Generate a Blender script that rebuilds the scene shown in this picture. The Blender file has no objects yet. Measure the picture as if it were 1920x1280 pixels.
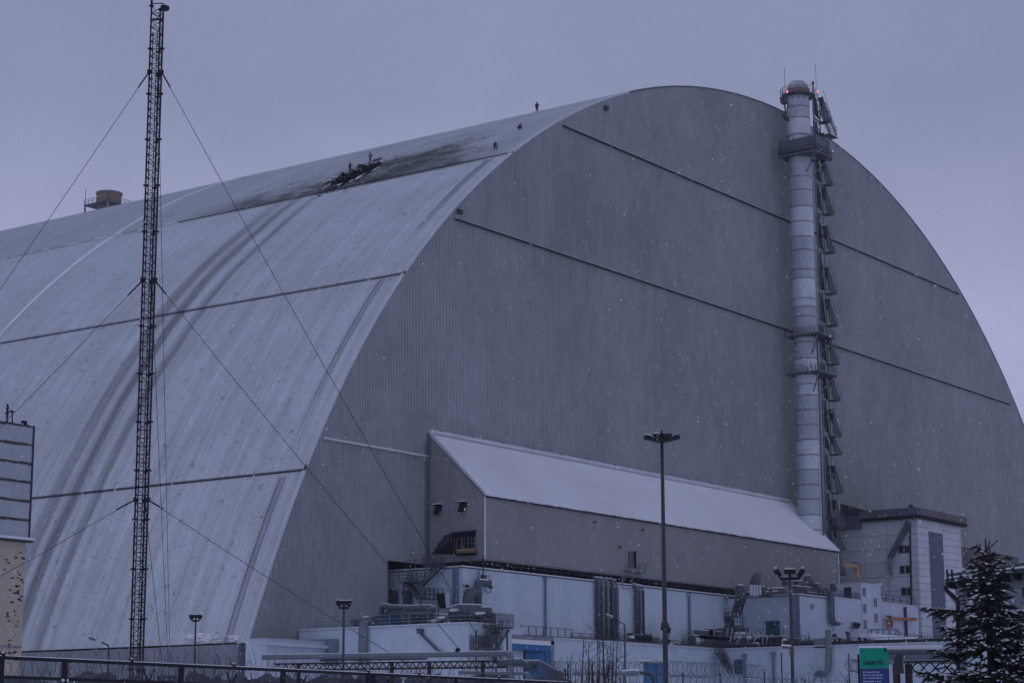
import bpy, math, random
import numpy as np
from mathutils import Vector, Matrix
random.seed(7); np.random.seed(7)
SC = bpy.context.scene
COL = SC.collection

# ------------------------------------------------------------------ camera, sky, sun, exposure
FPX, PITCH, ROLL, YAW = 3762.4, math.radians(11.175), math.radians(-0.0956), math.radians(36.026)
def cam_basis():
    cp, sp = math.cos(PITCH), math.sin(PITCH)
    fw = np.array([math.cos(YAW)*cp, math.sin(YAW)*cp, sp])
    rt = np.array([math.sin(YAW), -math.cos(YAW), 0.0]); up = np.cross(rt, fw)
    c, s = math.cos(ROLL), math.sin(ROLL)
    return c*rt+s*up, -s*rt+c*up, fw
CA, CB, CF = cam_basis()
EYE = np.array([0, 0, 1.7])
cd = bpy.data.cameras.new("camera"); cam = bpy.data.objects.new("camera", cd); COL.objects.link(cam)
cam.matrix_world = Matrix(((CA[0], CB[0], -CF[0], EYE[0]), (CA[1], CB[1], -CF[1], EYE[1]),
                           (CA[2], CB[2], -CF[2], EYE[2]), (0, 0, 0, 1)))
cd.sensor_width = 36; cd.lens = FPX/1920*36; cd.clip_start = 0.3; cd.clip_end = 6000
SC.camera = cam

SUN_EL, SUN_AZ = math.radians(38), math.radians(150)     # veiled sun, behind and left of the arch
world = bpy.data.worlds.new("World"); SC.world = world; world.use_nodes = True
wn, wl = world.node_tree.nodes, world.node_tree.links
wn.clear()
sky = wn.new("ShaderNodeTexSky"); sky.sky_type = 'NISHITA'; sky.sun_disc = False
sky.sun_elevation = math.radians(8); sky.sun_rotation = SUN_AZ
bgs = wn.new("ShaderNodeBackground"); bgs.inputs[1].default_value = 0.05
bgc = wn.new("ShaderNodeBackground"); bgc.inputs[1].default_value = 1.0
mixs = wn.new("ShaderNodeMixShader"); mixs.inputs[0].default_value = 0.94
out = wn.new("ShaderNodeOutputWorld")
tc = wn.new("ShaderNodeTexCoord"); sep = wn.new("ShaderNodeSeparateXYZ")
rmp = wn.new("ShaderNodeValToRGB")                        # cloud deck: a little paler near the horizon
e = rmp.color_ramp.elements
e[0].position = 0.0; e[0].color = (0.49, 0.51, 0.76, 1)
e[1].position = 0.62; e[1].color = (0.256, 0.290, 0.456, 1)
for p_, c_ in ((0.20, (0.405, 0.425, 0.655)), (0.255, (0.342, 0.365, 0.566)), (0.31, (0.275, 0.306, 0.476))):
    m_ = rmp.color_ramp.elements.new(p_); m_.color = (*c_, 1)
cn = wn.new("ShaderNodeTexNoise"); cn.inputs["Scale"].default_value = 4.5; cn.inputs["Detail"].default_value = 9; cn.inputs["Roughness"].default_value = .62
cm = wn.new("ShaderNodeMapRange"); cm.inputs[1].default_value = 0.3; cm.inputs[2].default_value = 0.7
cm.inputs[3].default_value = 0.88; cm.inputs[4].default_value = 1.10
vm = wn.new("ShaderNodeVectorMath"); vm.operation = 'SCALE'
wl.new(tc.outputs["Generated"], sep.inputs[0]); wl.new(sep.outputs[2], rmp.inputs[0])
wl.new(tc.outputs["Generated"], cn.inputs["Vector"]); wl.new(cn.outputs[0], cm.inputs[0])
wl.new(rmp.outputs[0], vm.inputs[0]); wl.new(cm.outputs[0], vm.inputs["Scale"])
wl.new(vm.outputs[0], bgc.inputs[0]); wl.new(sky.outputs[0], bgs.inputs[0])
wl.new(bgs.outputs[0], mixs.inputs[1]); wl.new(bgc.outputs[0], mixs.inputs[2]); wl.new(mixs.outputs[0], out.inputs[0])

sd = bpy.data.lights.new("sun", 'SUN'); sd.energy = 0.12; sd.angle = math.radians(25); sd.color = (0.80, 0.84, 1.0)
sun = bpy.data.objects.new("sun", sd); COL.objects.link(sun)
dv = Vector((math.cos(SUN_EL)*math.cos(SUN_AZ), math.cos(SUN_EL)*math.sin(SUN_AZ), math.sin(SUN_EL)))
sun.rotation_euler = dv.to_track_quat('Z', 'Y').to_euler(); sun.location = (0, 0, 200)

SC.view_settings.view_transform = 'Standard'; SC.view_settings.look = 'None'
SC.view_settings.exposure = 0.0; SC.view_settings.gamma = 1.0; SC.view_settings.use_curve_mapping = False

# ------------------------------------------------------------------ survey helpers: sight lines met with real planes
def ray(x, y): return CA*(x-960)/FPX - CB*(y-640)/FPX + CF
def onY(x, y, Y0): d = ray(x, y); return EYE + d*Y0/d[1]
def onX(x, y, X0): d = ray(x, y); return EYE + d*X0/d[0]
def onZ(x, y, Z0): d = ray(x, y); return EYE + d*(Z0-1.7)/d[2]
def atD(x, y, D): d = ray(x, y); return EYE + d*D/math.hypot(d[0], d[1])
ARC = [0.44711281, -7.42508885, 12.1680594, -15.1485349, -34.16119699, 104.61229336]
XC, Y0F, Y1F = 289.8, 153.0, 315.0
def hz(u): return np.polyval(ARC, np.asarray(u, float)**2/1e4)
def on_roof(x, y):
    d = ray(x, y)/np.dot(ray(x, y), CF); t = np.arange(150, 520, .25)
    p = EYE[:, None] + d[:, None]*t
    ok = (p[1] > Y0F) & (p[2] < hz(p[0]-XC)) & (abs(p[0]-XC) < 129)
    return p[:, np.argmax(ok)]

# ------------------------------------------------------------------ scene bookkeeping
ROOT = {}
def tag(o, label=None, cat=None, group=None, kind=None):
    if label: o['label'] = label
    if cat: o['category'] = cat
    if group: o['group'] = group
    if kind: o['kind'] = kind
    return o
def thing(name, label, cat, loc, group=None):
    o = bpy.data.objects.new(name, None); COL.objects.link(o); o.location = [float(v) for v in loc]
    o.empty_display_size = 0.5
    ROOT[o.name] = np.array(loc, float); return tag(o, label, cat, group)
def dup(root, loc, label, group=None):
    r = root.copy(); COL.objects.link(r); r.location = loc; r['label'] = label
    if group: r['group'] = group
    ROOT[r.name] = np.array(loc, float)
    for ch in list(root.children):
        c = ch.copy(); COL.objects.link(c); c.parent = r
        for g in ch.children:
            k = g.copy(); COL.objects.link(k); k.parent = c
    return r
def V(*a): return np.array(a, float)
def unit(v): v = np.asarray(v, float); n = np.linalg.norm(v); return v/n if n > 1e-9 else v

class MB:
    def __init__(s): s.v = []; s.f = []
    def quad(s, a, b, c, d): n = len(s.v); s.v += [a, b, c, d]; s.f.append((n, n+1, n+2, n+3)); return s
    def box(s, lo, hi):
        x0, y0, z0 = lo; x1, y1, z1 = hi; n = len(s.v)
        s.v += [(x0,y0,z0),(x1,y0,z0),(x1,y1,z0),(x0,y1,z0),(x0,y0,z1),(x1,y0,z1),(x1,y1,z1),(x0,y1,z1)]
        s.f += [(n,n+3,n+2,n+1),(n+4,n+5,n+6,n+7),(n,n+1,n+5,n+4),(n+1,n+2,n+6,n+5),(n+2,n+3,n+7,n+6),(n+3,n,n+4,n+7)]
        return s
    def cbox(s, c, size): c = np.array(c, float); h = np.array(size, float)/2; return s.box(c-h, c+h)
    def bar(s, p, q, w, h=None, up=(0, 0, 1)):
        h = w if h is None else h
        p = np.array(p, float); q = np.array(q, float); d = unit(q-p); u = np.array(up, float)
        if abs(d@u) > .98: u = V(1, 0, 0)
        a = unit(np.cross(d, u)); b = np.cross(a, d); n = len(s.v)
        for c in (p, q):
            for i, j in ((-1, -1), (1, -1), (1, 1), (-1, 1)): s.v.append(c+a*w/2*i+b*h/2*j)
        s.f += [(n,n+1,n+2,n+3),(n+7,n+6,n+5,n+4),(n,n+4,n+5,n+1),(n+1,n+5,n+6,n+2),(n+2,n+6,n+7,n+3),(n+3,n+7,n+4,n)]
        return s
    def tube(s, pts, r, n=6, caps=True):
        pts = [np.array(p, float) for p in pts]; m = len(pts)
        rs = r if hasattr(r, '__len__') else [r]*m
        base = len(s.v); prev = None
        for i, p in enumerate(pts):
            d = unit(pts[min(i+1, m-1)]-pts[max(i-1, 0)])
            if prev is None:
                a = np.cross(d, V(0, 0, 1)); a = V(1, 0, 0) if np.linalg.norm(a) < .05 else unit(a)
            else: a = unit(prev-d*(prev@d))
            b = np.cross(d, a); prev = a
            for k in range(n):
                t = 2*math.pi*k/n; s.v.append(p+(a*math.cos(t)+b*math.sin(t))*rs[i])
        for i in range(m-1):
            for k in range(n):
                o = base+i*n; k2 = (k+1) % n; s.f.append((o+k, o+k2, o+n+k2, o+n+k))
        if caps:
            s.f.append(tuple(base+k for k in range(n))[::-1]); s.f.append(tuple(base+(m-1)*n+k for k in range(n)))
        return s
    def lathe(s, c, prof, n=24):
        base = len(s.v); m = len(prof)
        for r, z in prof:
            for k in range(n): t = 2*math.pi*k/n; s.v.append((c[0]+r*math.cos(t), c[1]+r*math.sin(t), c[2]+z))
        for i in range(m-1):
            for k in range(n): o = base+i*n; k2 = (k+1) % n; s.f.append((o+k, o+k2, o+n+k2, o+n+k))
        s.f.append(tuple(base+k for k in range(n))[::-1]); s.f.append(tuple(base+(m-1)*n+k for k in range(n)))
        return s
    def prism(s, pts, ext):
        pts = [np.array(p, float) for p in pts]; ext = np.array(ext, float); n = len(s.v); m = len(pts)
        s.v += pts+[p+ext for p in pts]
        s.f.append(tuple(range(n, n+m))); s.f.append(tuple(range(n+2*m-1, n+m-1, -1)))
        for i in range(m): j = (i+1) % m; s.f.append((n+i, n+m+i, n+m+j, n+j))
        return s
    def blob(s, c, r, n=6, m=4, jit=.2):
        base = len(s.v); r = np.array(r if hasattr(r, '__len__') else (r, r, r), float)
        prof = [math.pi*(i+.5)/m for i in range(m)]
        for a in prof:
            for k in range(n):
                t = 2*math.pi*k/n; j = 1+random.uniform(-jit, jit)
                s.v.append(np.array(c)+V(math.sin(a)*math.cos(t), math.sin(a)*math.sin(t), math.cos(a))*r*j)
        for i in range(m-1):
            for k in range(n): o = base+i*n; k2 = (k+1) % n; s.f.append((o+k, o+n+k, o+n+k2, o+k2))
        s.f.append(tuple(base+k for k in range(n))); s.f.append(tuple(base+(m-1)*n+k for k in range(n))[::-1])
        return s
    def rail(s, pts, h=1.1, step=1.6, r=.03, rows=(1., .5)):
        pts = [np.array(p, float) for p in pts]
        for a, b in zip(pts, pts[1:]):
            L = np.linalg.norm(b-a); n = max(1, int(round(L/step)))
            for i in range(n+1):
                p = a+(b-a)*i/n; s.bar(p, p+V(0, 0, h), 2*r)
            for q in rows: s.bar(a+V(0, 0, h*q), b+V(0, 0, h*q), 1.6*r)
        return s
    def build(s, name, mat, parent=None, kind=None, label=None, smooth=False):
        off = ROOT[parent.name] if parent is not None else np.zeros(3)
        v = np.array(s.v, dtype=np.float64).reshape(-1, 3) - off
        me = bpy.data.meshes.new(name); me.from_pydata(v.tolist(), [], s.f); me.materials.append(mat)
        if smooth: me.polygons.foreach_set('use_smooth', [True]*len(me.polygons))
        o = bpy.data.objects.new(name, me); COL.objects.link(o)
        if parent is not None: o.parent = parent
        ROOT[o.name] = off.copy()
        if kind: o['kind'] = kind
        if label: o['label'] = label
        return o
def solo(mb, name, mat, label, cat, loc=None, group=None, kind=None, smooth=False):
    """a thing that is one mesh, its origin at its base"""
    v = np.array(mb.v, float); loc = V(*(v.min(0)+v.max(0))/2) if loc is None else np.array(loc, float)
    if kind is None and loc is not None: loc = V(loc[0], loc[1], v[:, 2].min())
    v = v-loc; me = bpy.data.meshes.new(name); me.from_pydata(v.tolist(), [], mb.f); me.materials.append(mat)
    if smooth: me.polygons.foreach_set('use_smooth', [True]*len(me.polygons))
    o = bpy.data.objects.new(name, me); COL.objects.link(o); o.location = loc.tolist(); ROOT[o.name] = loc
    return tag(o, label, cat, group, kind)

# ------------------------------------------------------------------ materials
def mat(name, col, rough=.8, metal=0., n1=(1., .12), n2=None, stretch=(1, 1, 1), bump=0., emit=None):
    """n1, n2 = (noise scale per metre, amount): uneven colour of the thing itself"""
    m = bpy.data.materials.new(name); m.use_nodes = True; N, L = m.node_tree.nodes, m.node_tree.links
    b = N["Principled BSDF"]; b.inputs["Roughness"].default_value = rough; b.inputs["Metallic"].default_value = metal
    b.inputs["Specular IOR Level"].default_value = 0.25
    g = N.new("ShaderNodeNewGeometry"); mp = N.new("ShaderNodeMapping"); mp.inputs[3].default_value = stretch
    L.new(g.outputs["Position"], mp.inputs[0])
    fac = None
    for (sc, am), st in zip([x for x in (n1, n2) if x], (True, True)):
        t = N.new("ShaderNodeTexNoise"); t.inputs["Scale"].default_value = sc; t.inputs["Detail"].default_value = 6
        t.inputs["Roughness"].default_value = .65
        L.new(mp.outputs[0], t.inputs["Vector"])
        r = N.new("ShaderNodeMapRange"); r.inputs[1].default_value = .28; r.inputs[2].default_value = .72
        r.inputs[3].default_value = 1-am; r.inputs[4].default_value = 1+am
        L.new(t.outputs[0], r.inputs[0])
        if fac is None: fac = r.outputs[0]; first = t
        else:
            k = N.new("ShaderNodeMath"); k.operation = 'MULTIPLY'; L.new(fac, k.inputs[0]); L.new(r.outputs[0], k.inputs[1]); fac = k.outputs[0]
    sc_ = N.new("ShaderNodeVectorMath"); sc_.operation = 'SCALE'; sc_.inputs[0].default_value = col[:3]
    L.new(fac, sc_.inputs["Scale"]); L.new(sc_.outputs[0], b.inputs["Base Color"])
    if bump:
        bp = N.new("ShaderNodeBump"); bp.inputs["Strength"].default_value = bump; bp.inputs["Distance"].default_value = .05
        L.new(first.outputs[0], bp.inputs["Height"]); L.new(bp.outputs[0], b.inputs["Normal"])
    if emit:
        b.inputs["Emission Color"].default_value = (*emit[:3], 1); b.inputs["Emission Strength"].default_value = emit[3]
    return m
M = {}
M['wall_clad'] = mat('grey_profiled_cladding', (.375, .395, .41), .62, 0, (.06, .17), (.55, .13), (1, 1, .55))
M['annex_clad'] = mat('brown_grey_cladding', (.33, .325, .33), .65, 0, (.08, .10), (.6, .09), (1, 1, .4))
M['snow'] = mat('fallen_snow', (.80, .81, .83), .9, 0, (.25, .05), (3., .04), bump=.3)
M['snow_roof'] = mat('snow_on_sheet_roof', (.82, .83, .85), .9, 0, (.07, .09), (1.4, .04), (1, 1, 1))
M['flake'] = mat('snow_flake', (.95, .95, .96), .9, 0, (1., .01))
M['trim'] = mat('pale_steel_flashing', (.62, .64, .68), .6, 0, (.6, .12), (4, .1))
M['dark'] = mat('dark_painted_steel', (.045, .05, .06), .6, 0, (1., .2))
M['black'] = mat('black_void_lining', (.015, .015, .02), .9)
M['rustdark'] = mat('dark_rusty_steel', (.042, .035, .036), .8, 0, (2, .3))
M['gutter'] = mat('dark_gutter', (.035, .035, .045), .7, 0, (.3, .4))
M['track'] = mat('worn_rail_strip', (.38, .39, .43), .7, 0, (.2, .15), (3, .15))
M['steel'] = mat('galvanised_steel', (.19, .215, .245), .6, .1, (.8, .15))
M['stack_bright'] = mat('bright_stack_sheet', (.60, .64, .68), .45, .1, (.5, .16), (3., .10), (1, 1, .5))
M['stack'] = mat('stack_sheet_steel', (.43, .46, .50), .5, .1, (.5, .16), (3., .10), (1, 1, .5))
M['stack_dark'] = mat('stack_ring_steel', (.13, .14, .16), .6, 0, (1, .2))
M['grate'] = mat('dull_grey_stair_steel', (.085, .095, .11), .7, 0, (1, .25))
M['red'] = mat('faded_red_paint', (.27, .16, .17), .7, 0, (1, .3))
M['lamp_red'] = mat('red_obstruction_light', (.6, .1, .08), .4, emit=(1, .3, .26, 1.2))
M['paint'] = mat('blue_white_render', (.55, .62, .70), .85, 0, (.25, .10), (1.8, .08), (1, 1, .35))
M['paint2'] = mat('pale_lilac_render', (.58, .61, .71), .85, 0, (.22, .08), (1.8, .07), (1, 1, .35))
M['paint_dark'] = mat('grey_blue_trim', (.20, .24, .31), .8, 0, (1, .1))
M['roofing'] = mat('snowy_terrace', (.55, .57, .6), .9, 0, (.3, .3), (2, .2))
M['pipe'] = mat('lagged_pipe_sheet', (.10, .115, .14), .55, .1, (1., .2))
M['teal'] = mat('teal_blue_door', (.03, .12, .17), .7, 0, (1, .15))
M['blue'] = mat('blue_steel_door', (.035, .17, .36), .6, 0, (1, .15), (6, .08))
M['concrete'] = mat('old_precast_concrete', (.60, .62, .66), .9, 0, (.25, .13), (2.5, .10), bump=.2)
M['concrete_dark'] = mat('damp_concrete', (.25, .265, .30), .9, 0, (.25, .22), (2., .18), bump=.3)
M['strip'] = mat('blue_grey_corrugated_strip', (.12, .14, .18), .7, 0, (.6, .1))
M['rust'] = mat('rusty_parapet_sheet', (.15, .125, .125), .8, 0, (.4, .35), (2, .2))
M['parapet'] = mat('dark_parapet_sheet', (.12, .135, .17), .8, 0, (.4, .2))
M['orange'] = mat('orange_crane_paint', (.36, .14, .08), .6, 0, (1, .2))
M['yellow'] = mat('ochre_scaffold_board', (.40, .28, .15), .8, 0, (1, .2))
M['glass'] = mat('dark_window_glass', (.03, .035, .045), .15, 0, (1, .1))
M['frame'] = mat('pvc_window_frame', (.55, .57, .62), .6)
M['mast'] = mat('black_mast_steel', (.018, .018, .026), .7, 0, (1, .2))
M['pole'] = mat('dark_grey_pole', (.055, .06, .07), .6, 0, (1, .15))
M['wire'] = mat('steel_wire_rope', (.045, .048, .06), .7)
M['beige'] = mat('stained_beige_render', (.52, .45, .37), .9, 0, (.25, .16), (3, .10), bump=.2)
M['stain'] = mat('black_damp_patch', (.08, .08, .075), .95, 0, (2, .3))
M['clad_blue'] = mat('blue_grey_panel', (.42, .45, .50), .8, 0, (.3, .10), (2, .06))
M['tan'] = mat('ochre_brown_stack_tip', (.26, .19, .15), .8, 0, (.3, .12))
M['char'] = mat('charred_insulation', (.014, .014, .016), .95, 0, (1.5, .5), bump=.5)
M['soot'] = mat('sooty_sheet', (.10, .10, .12), .9, 0, (1., .4))
M['green'] = mat('green_sign_face', (.004, .30, .20), .5, 0, (2, .05))
M['navy'] = mat('navy_sign_face', (.035, .055, .20), .5, 0, (2, .05))
M['ink'] = mat('black_lettering', (.01, .012, .012), .6)
M['pale_ink'] = mat('pale_lettering', (.45, .48, .65), .6)
M['roof_green'] = mat('green_roof_sheet', (.022, .058, .062), .5, 0, (.5, .15))
M['needle'] = mat('dark_spruce_needles', (.020, .040, .034), .8, 0, (9, .5))
M['bark'] = mat('bark', (.055, .045, .04), .95, 0, (8, .3))
M['twig'] = mat('bare_twig', (.07, .06, .065), .9, 0, (4, .3))
M['razor'] = mat('razor_wire_steel', (.10, .11, .13), .6)
M['hivis'] = mat('dirty_yellow_jacket', (.26, .23, .13), .8)
M['cloth'] = mat('dark_work_clothes', (.05, .045, .045), .9)
M['skin'] = mat('skin', (.45, .3, .24), .7)
M['helmet'] = mat('helmet_shell', (.25, .2, .12), .5)
M['mesh'] = mat('scrubby_undergrowth', (.085, .09, .11), .95, 0, (2, .4))

def arch_roof_material():
    m = bpy.data.materials.new('snow_dusted_arch_cladding'); m.use_nodes = True
    N, L = m.node_tree.nodes, m.node_tree.links; b = N["Principled BSDF"]
    b.inputs["Roughness"].default_value = .8; b.inputs["Specular IOR Level"].default_value = .2
    g = N.new("ShaderNodeNewGeometry"); sp = N.new("ShaderNodeSeparateXYZ"); L.new(g.outputs["Position"], sp.inputs[0])
    def math_(op, a, b_=None, clamp=False):
        k = N.new("ShaderNodeMath"); k.operation = op; k.use_clamp = clamp
        for i, x in enumerate((a, b_)):
            if x is None: continue
            if isinstance(x, (int, float)): k.inputs[i].default_value = x
            else: L.new(x, k.inputs[i])
        return k.outputs[0]
    def rng(x, a, b_, c, d):
        k = N.new("ShaderNodeMapRange"); L.new(x, k.inputs[0])
        for i, v in enumerate((a, b_, c, d)): k.inputs[i+1].default_value = v
        return k.outputs[0]
    def noise(scale, st, det=5, w=0.6):
        mp = N.new("ShaderNodeMapping"); mp.inputs[3].default_value = st; L.new(g.outputs["Position"], mp.inputs[0])
        t = N.new("ShaderNodeTexNoise"); t.inputs["Scale"].default_value = scale; t.inputs["Detail"].default_value = det
        t.inputs["Roughness"].default_value = w; L.new(mp.outputs[0], t.inputs["Vector"]); return t.outputs[0]
    X, Y, Z = sp.outputs
    wob = noise(.05, (1, .3, 1), 2)                                   # melt tracks wander a little along the arc
    Yw = math_('ADD', Y, rng(wob, .3, .7, -.5, .5))
    ramp = N.new("ShaderNodeValToRGB"); L.new(rng(Yw, 150, 250, 0, 1), ramp.inputs[0])
    el = ramp.color_ramp.elements; el[0].position = 0; el[0].color = (1, 1, 1, 1); el[1].position = 1; el[1].color = (1, 1, 1, 1)
    def stop(y, v): k = el.new((y-150)/100); k.color = (v, v, v, 1)
    for y, v in ((163, 1), (164, .93), (165, 1), (171, 1), (172, .9), (173.2, 1), (177.5, 1), (178.2, .88), (179, 1), (183, .97), (186, .98), (186.7, .55), (187.6, .72), (188.4, .98),
                 (190, .95), (190.7, .50), (191.9, .54), (192.4, .86), (193.4, .88), (193.9, .60), (195.8, .66), (196.4, .97), (200, 1), (205, .95), (207, 1)): stop(y, v)
    band = math_('ADD', ramp.outputs[0], rng(noise(.8, (.05, 1.6, .05), 5, .7), .3, .7, -.12, .12), True)
    low = rng(Z, 72, 84, 1, .2)                                       # the tracks fade out on the flat crown
    bandf = math_('SUBTRACT', 1, math_('MULTIPLY', math_('SUBTRACT', 1, band), low))
    streak0 = rng(noise(1., (.018, 1.1, .018), 7, .7), .33, .70, .93, 1.03)
    melt = rng(noise(.5, (.03, 1.0, .03), 6, .75), .40, .56, .88, 1.03)
    streak = math_('MULTIPLY', streak0, math_('SUBTRACT', 1, math_('MULTIPLY', math_('SUBTRACT', 1, melt), rng(Z, 40, 72, 1, .25))))
    broad = rng(noise(.09, (1, 1, 1), 6, .75), .3, .7, .90, 1.08)
    spots = math_('MULTIPLY', rng(noise(.9, (1, .8, 1), 4, .7), .62, .67, 1., .66), rng(noise(1.6, (1, 1, 1), 8, .85), .35, .65, .90, 1.07))
    sootn = noise(.26, (1, .45, 1.1), 8, .72)
    bump_ = math_('MAXIMUM', rng(math_('ABSOLUTE', math_('SUBTRACT', Y, 176)), 3, 15, 3.6, 0), 0)
    zz = rng(math_('SUBTRACT', math_('ADD', Z, rng(sootn, .3, .7, -4.2, 4.2)), bump_), 79.4, 84.0, 1, 0)
    zcut = rng(Z, 78.2, 78.8, 0, 1)
    ymask = math_('MULTIPLY', rng(Y, 154, 162, 0, 1), rng(Y, 205, 216, 1, 0))
    soot = math_('MULTIPLY', math_('MULTIPLY', zz, zcut), ymask)
    core = math_('MULTIPLY', rng(math_('ABSOLUTE', math_('SUBTRACT', Y, 180)), 8, 30, 1.0, .6), soot)
    sootf = math_('SUBTRACT', 1, math_('MULTIPLY', core, rng(sootn, .3, .6, .95, .55)))
    crown = rng(Z, 78.4, 78.8, 1.0, .86)                                # wind has thinned the snow above the top seam
    f = math_('MULTIPLY', math_('MULTIPLY', bandf, streak), math_('MULTIPLY', broad, spots))
    f = math_('MULTIPLY', math_('MULTIPLY', f, sootf), crown)
    sc = N.new("ShaderNodeVectorMath"); sc.operation = 'SCALE'; sc.inputs[0].default_value = (.70, .73, .765)
    L.new(f, sc.inputs["Scale"]); L.new(sc.outputs[0], b.inputs["Base Color"])
    return m
M['arch_roof'] = arch_roof_material()

# ------------------------------------------------------------------ ground and air
g = MB()
def gh(x, y): return 0.0
n = 24; xs = np.linspace(-900, 1500, n); 
for i in range(n-1):
    for j in range(n-1):
        a, b_ = xs[i], xs[i+1]; c, d = xs[j], xs[j+1]
        k = len(g.v); g.v += [(a, c, 0), (b_, c, 0), (b_, d, 0), (a, d, 0)]; g.f.append((k, k+1, k+2, k+3))
go = solo(g, 'snowy_ground', M['snow'], None, None, loc=(300, 300, 0), kind='structure')

hm = bpy.data.materials.new('snowy_air'); hm.use_nodes = True
hn = hm.node_tree.nodes; hn.clear()
ho = hn.new("ShaderNodeOutputMaterial"); hv = hn.new("ShaderNodeVolumePrincipled")
hv.inputs["Color"].default_value = (.92, .93, .97, 1); hv.inputs["Density"].default_value = 0.00018; hv.inputs["Anisotropy"].default_value = .3
hm.node_tree.links.new(hv.outputs[0], ho.inputs["Volume"])
hb = MB().box((-60, -60, -1), (520, 420, 150))
HAZE = True
if HAZE: solo(hb, 'haze', hm, None, None, loc=(230, 180, -1), kind='stuff')

# ------------------------------------------------------------------ the arch
arch = thing('arch_shelter', 'huge grey arched shelter with snow dusted ribbed roof and flat ribbed end wall', 'building', (XC, Y0F, 0))
def wall_bottom(x):
    pts = [(160, 12), (176.2, 12.1), (177.4, 14), (185.05, 16.5), (185.1, 22.5), (303.7, 22.5), (303.8, 22.5), (420, 12)]
    for (a, b_), (c, d) in zip(pts, pts[1:]):
        if a <= x <= c: return b_+(d-b_)*(x-a)/max(c-a, 1e-6)
    return 12
def corr_wall(mb, x0, x1, pitch, depth, Y, zb, zt, sgn=-1):
    xs, ys = [], []; x = x0
    while x < x1-pitch*.5:
        for fx, fy in ((0, 0), (.38, 0), (.5, 1), (.88, 1)): xs.append(x+fx*pitch); ys.append(Y+sgn*depth*fy)
        x += pitch
    xs.append(x1); ys.append(Y)
    base = len(mb.v)
    for x, y in zip(xs, ys): mb.v += [(x, y, zb(x)), (x, y, zt(x))]
    for i in range(len(xs)-1): k = base+2*i; mb.f.append((k, k+2, k+3, k+1))
w = MB()
corr_wall(w, 161.0, XC+128.8, .30, .11, Y0F, wall_bottom, lambda x: float(hz(x-XC))-.02)
w.build('end_wall', M['wall_clad'], arch)
w = MB()
us = np.linspace(-128.8, 128.8, 80)
for a, b_ in zip(us, us[1:]): w.quad((XC+a, Y1F, 0), (XC+b_, Y1F, 0), (XC+b_, Y1F, float(hz(b_))), (XC+a, Y1F, float(hz(a))))
w.build('far_end_wall', M['wall_clad'], arch)
def uinv(z):
    u = np.linspace(0, 129.5, 4000); return float(u[np.argmin(abs(hz(u)-z))])
U1, U2, U3, UB = uinv(31.8), uinv(58.0), uinv(78.9), uinv(12.0)
def arc_pt(u, off=0.):
    du = .05; t = unit(V(2*du, float(hz(u+du))-float(hz(u-du)))); nrm = V(-t[1], t[0])
    return XC+u+nrm[0]*off, float(hz(u))+nrm[1]*off
def band(u0, u1, n, lo_lip, hi_lip, ribs, y0=Y0F-.05, y1=Y1F):
    mb = MB(); us = np.linspace(u0, u1, n+1)
    prof = []
    if ribs:
        y = y0; p = .32
        while y < y1-p*.5:
            for fy, fo in ((0, 0), (.4, 0), (.5, .08), (.9, .08)): prof.append((y+fy*p, fo))
            y += p
        prof.append((y1, 0))
    else: prof = [(y0, 0), (y1, 0)]
    base = 0; m = len(prof)
    for i, u in enumerate(us):
        t = i/n; off = lo_lip*max(0, 1-t*1.6)+hi_lip*max(0, 1-(1-t)*1.6)
        a = arc_pt(u, off); b_ = arc_pt(u, off+.08)
        for y, o in prof:
            q = b_ if o else a; mb.v.append((q[0], y, q[1]))
    for i in range(n):
        for j in range(m-1): k = i*m+j; mb.f.append((k, k+1, k+m+1, k+m))
    for idx, lip in ((0, lo_lip), (n, hi_lip)):                       # lip underneath the lower edge
        if lip > 0:
            a = arc_pt(us[idx], lip); c = arc_pt(us[idx], -.3)
            mb.quad((a[0], y0, a[1]), (a[0], y1, a[1]), (c[0], y1, c[1]), (c[0], y0, c[1]))
    return mb
LIP = .24
band(-UB, -U1, 10, 0, 0, True).build('roof_sheeting', M['arch_roof'], arch)
band(-U1, -U2, 10, LIP, 0, True).build('roof_sheeting', M['arch_roof'], arch)
band(-U2, -U3, 10, LIP, 0, True).build('roof_sheeting', M['arch_roof'], arch)
band(-U3, U3, 34, .12, .12, True).build('roof_sheeting', M['arch_roof'], arch)
band(U3, U2, 10, 0, LIP, False).build('roof_sheeting', M['arch_roof'], arch)
band(U2, U1, 10, 0, LIP, False).build('roof_sheeting', M['arch_roof'], arch)
band(U1, 129.3, 10, 0, LIP, False).build('roof_sheeting', M['arch_roof'], arch)
def sweep(mb, y0, y1, o0, o1, ua, ub, n=60):
    us = np.linspace(ua, ub, n+1); b0 = len(mb.v)
    for u in us:
        a, b_ = arc_pt(u, o0), arc_pt(u, o1); mb.v += [(a[0], y0, a[1]), (b_[0], y0, b_[1]), (b_[0], y1, b_[1]), (a[0], y1, a[1])]
    for i in range(n):
        for k in range(4): o = b0+4*i; k2 = (k+1) % 4; mb.f.append((o+k, o+k2, o+4+k2, o+4+k))
    mb.f.append((b0, b0+1, b0+2, b0+3)); mb.f.append(tuple(b0+4*n+k for k in (3, 2, 1, 0)))
for ua, ub, o_, mt in ((-UB, -U1-.1, .2, 'trim'), (-U1+.3, -U2-.1, .2, 'trim'), (-U2+.3, -U3-.1, .2, 'trim'), (-U3+.3, -50, .16, 'trim'), (-49.9, 129, .10, 'parapet')):
    m2 = MB(); sweep(m2, Y0F-.16, Y0F+.12, -.12, o_, ua, ub, 40); m2.build('edge_flashing', M[mt], arch)
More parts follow.
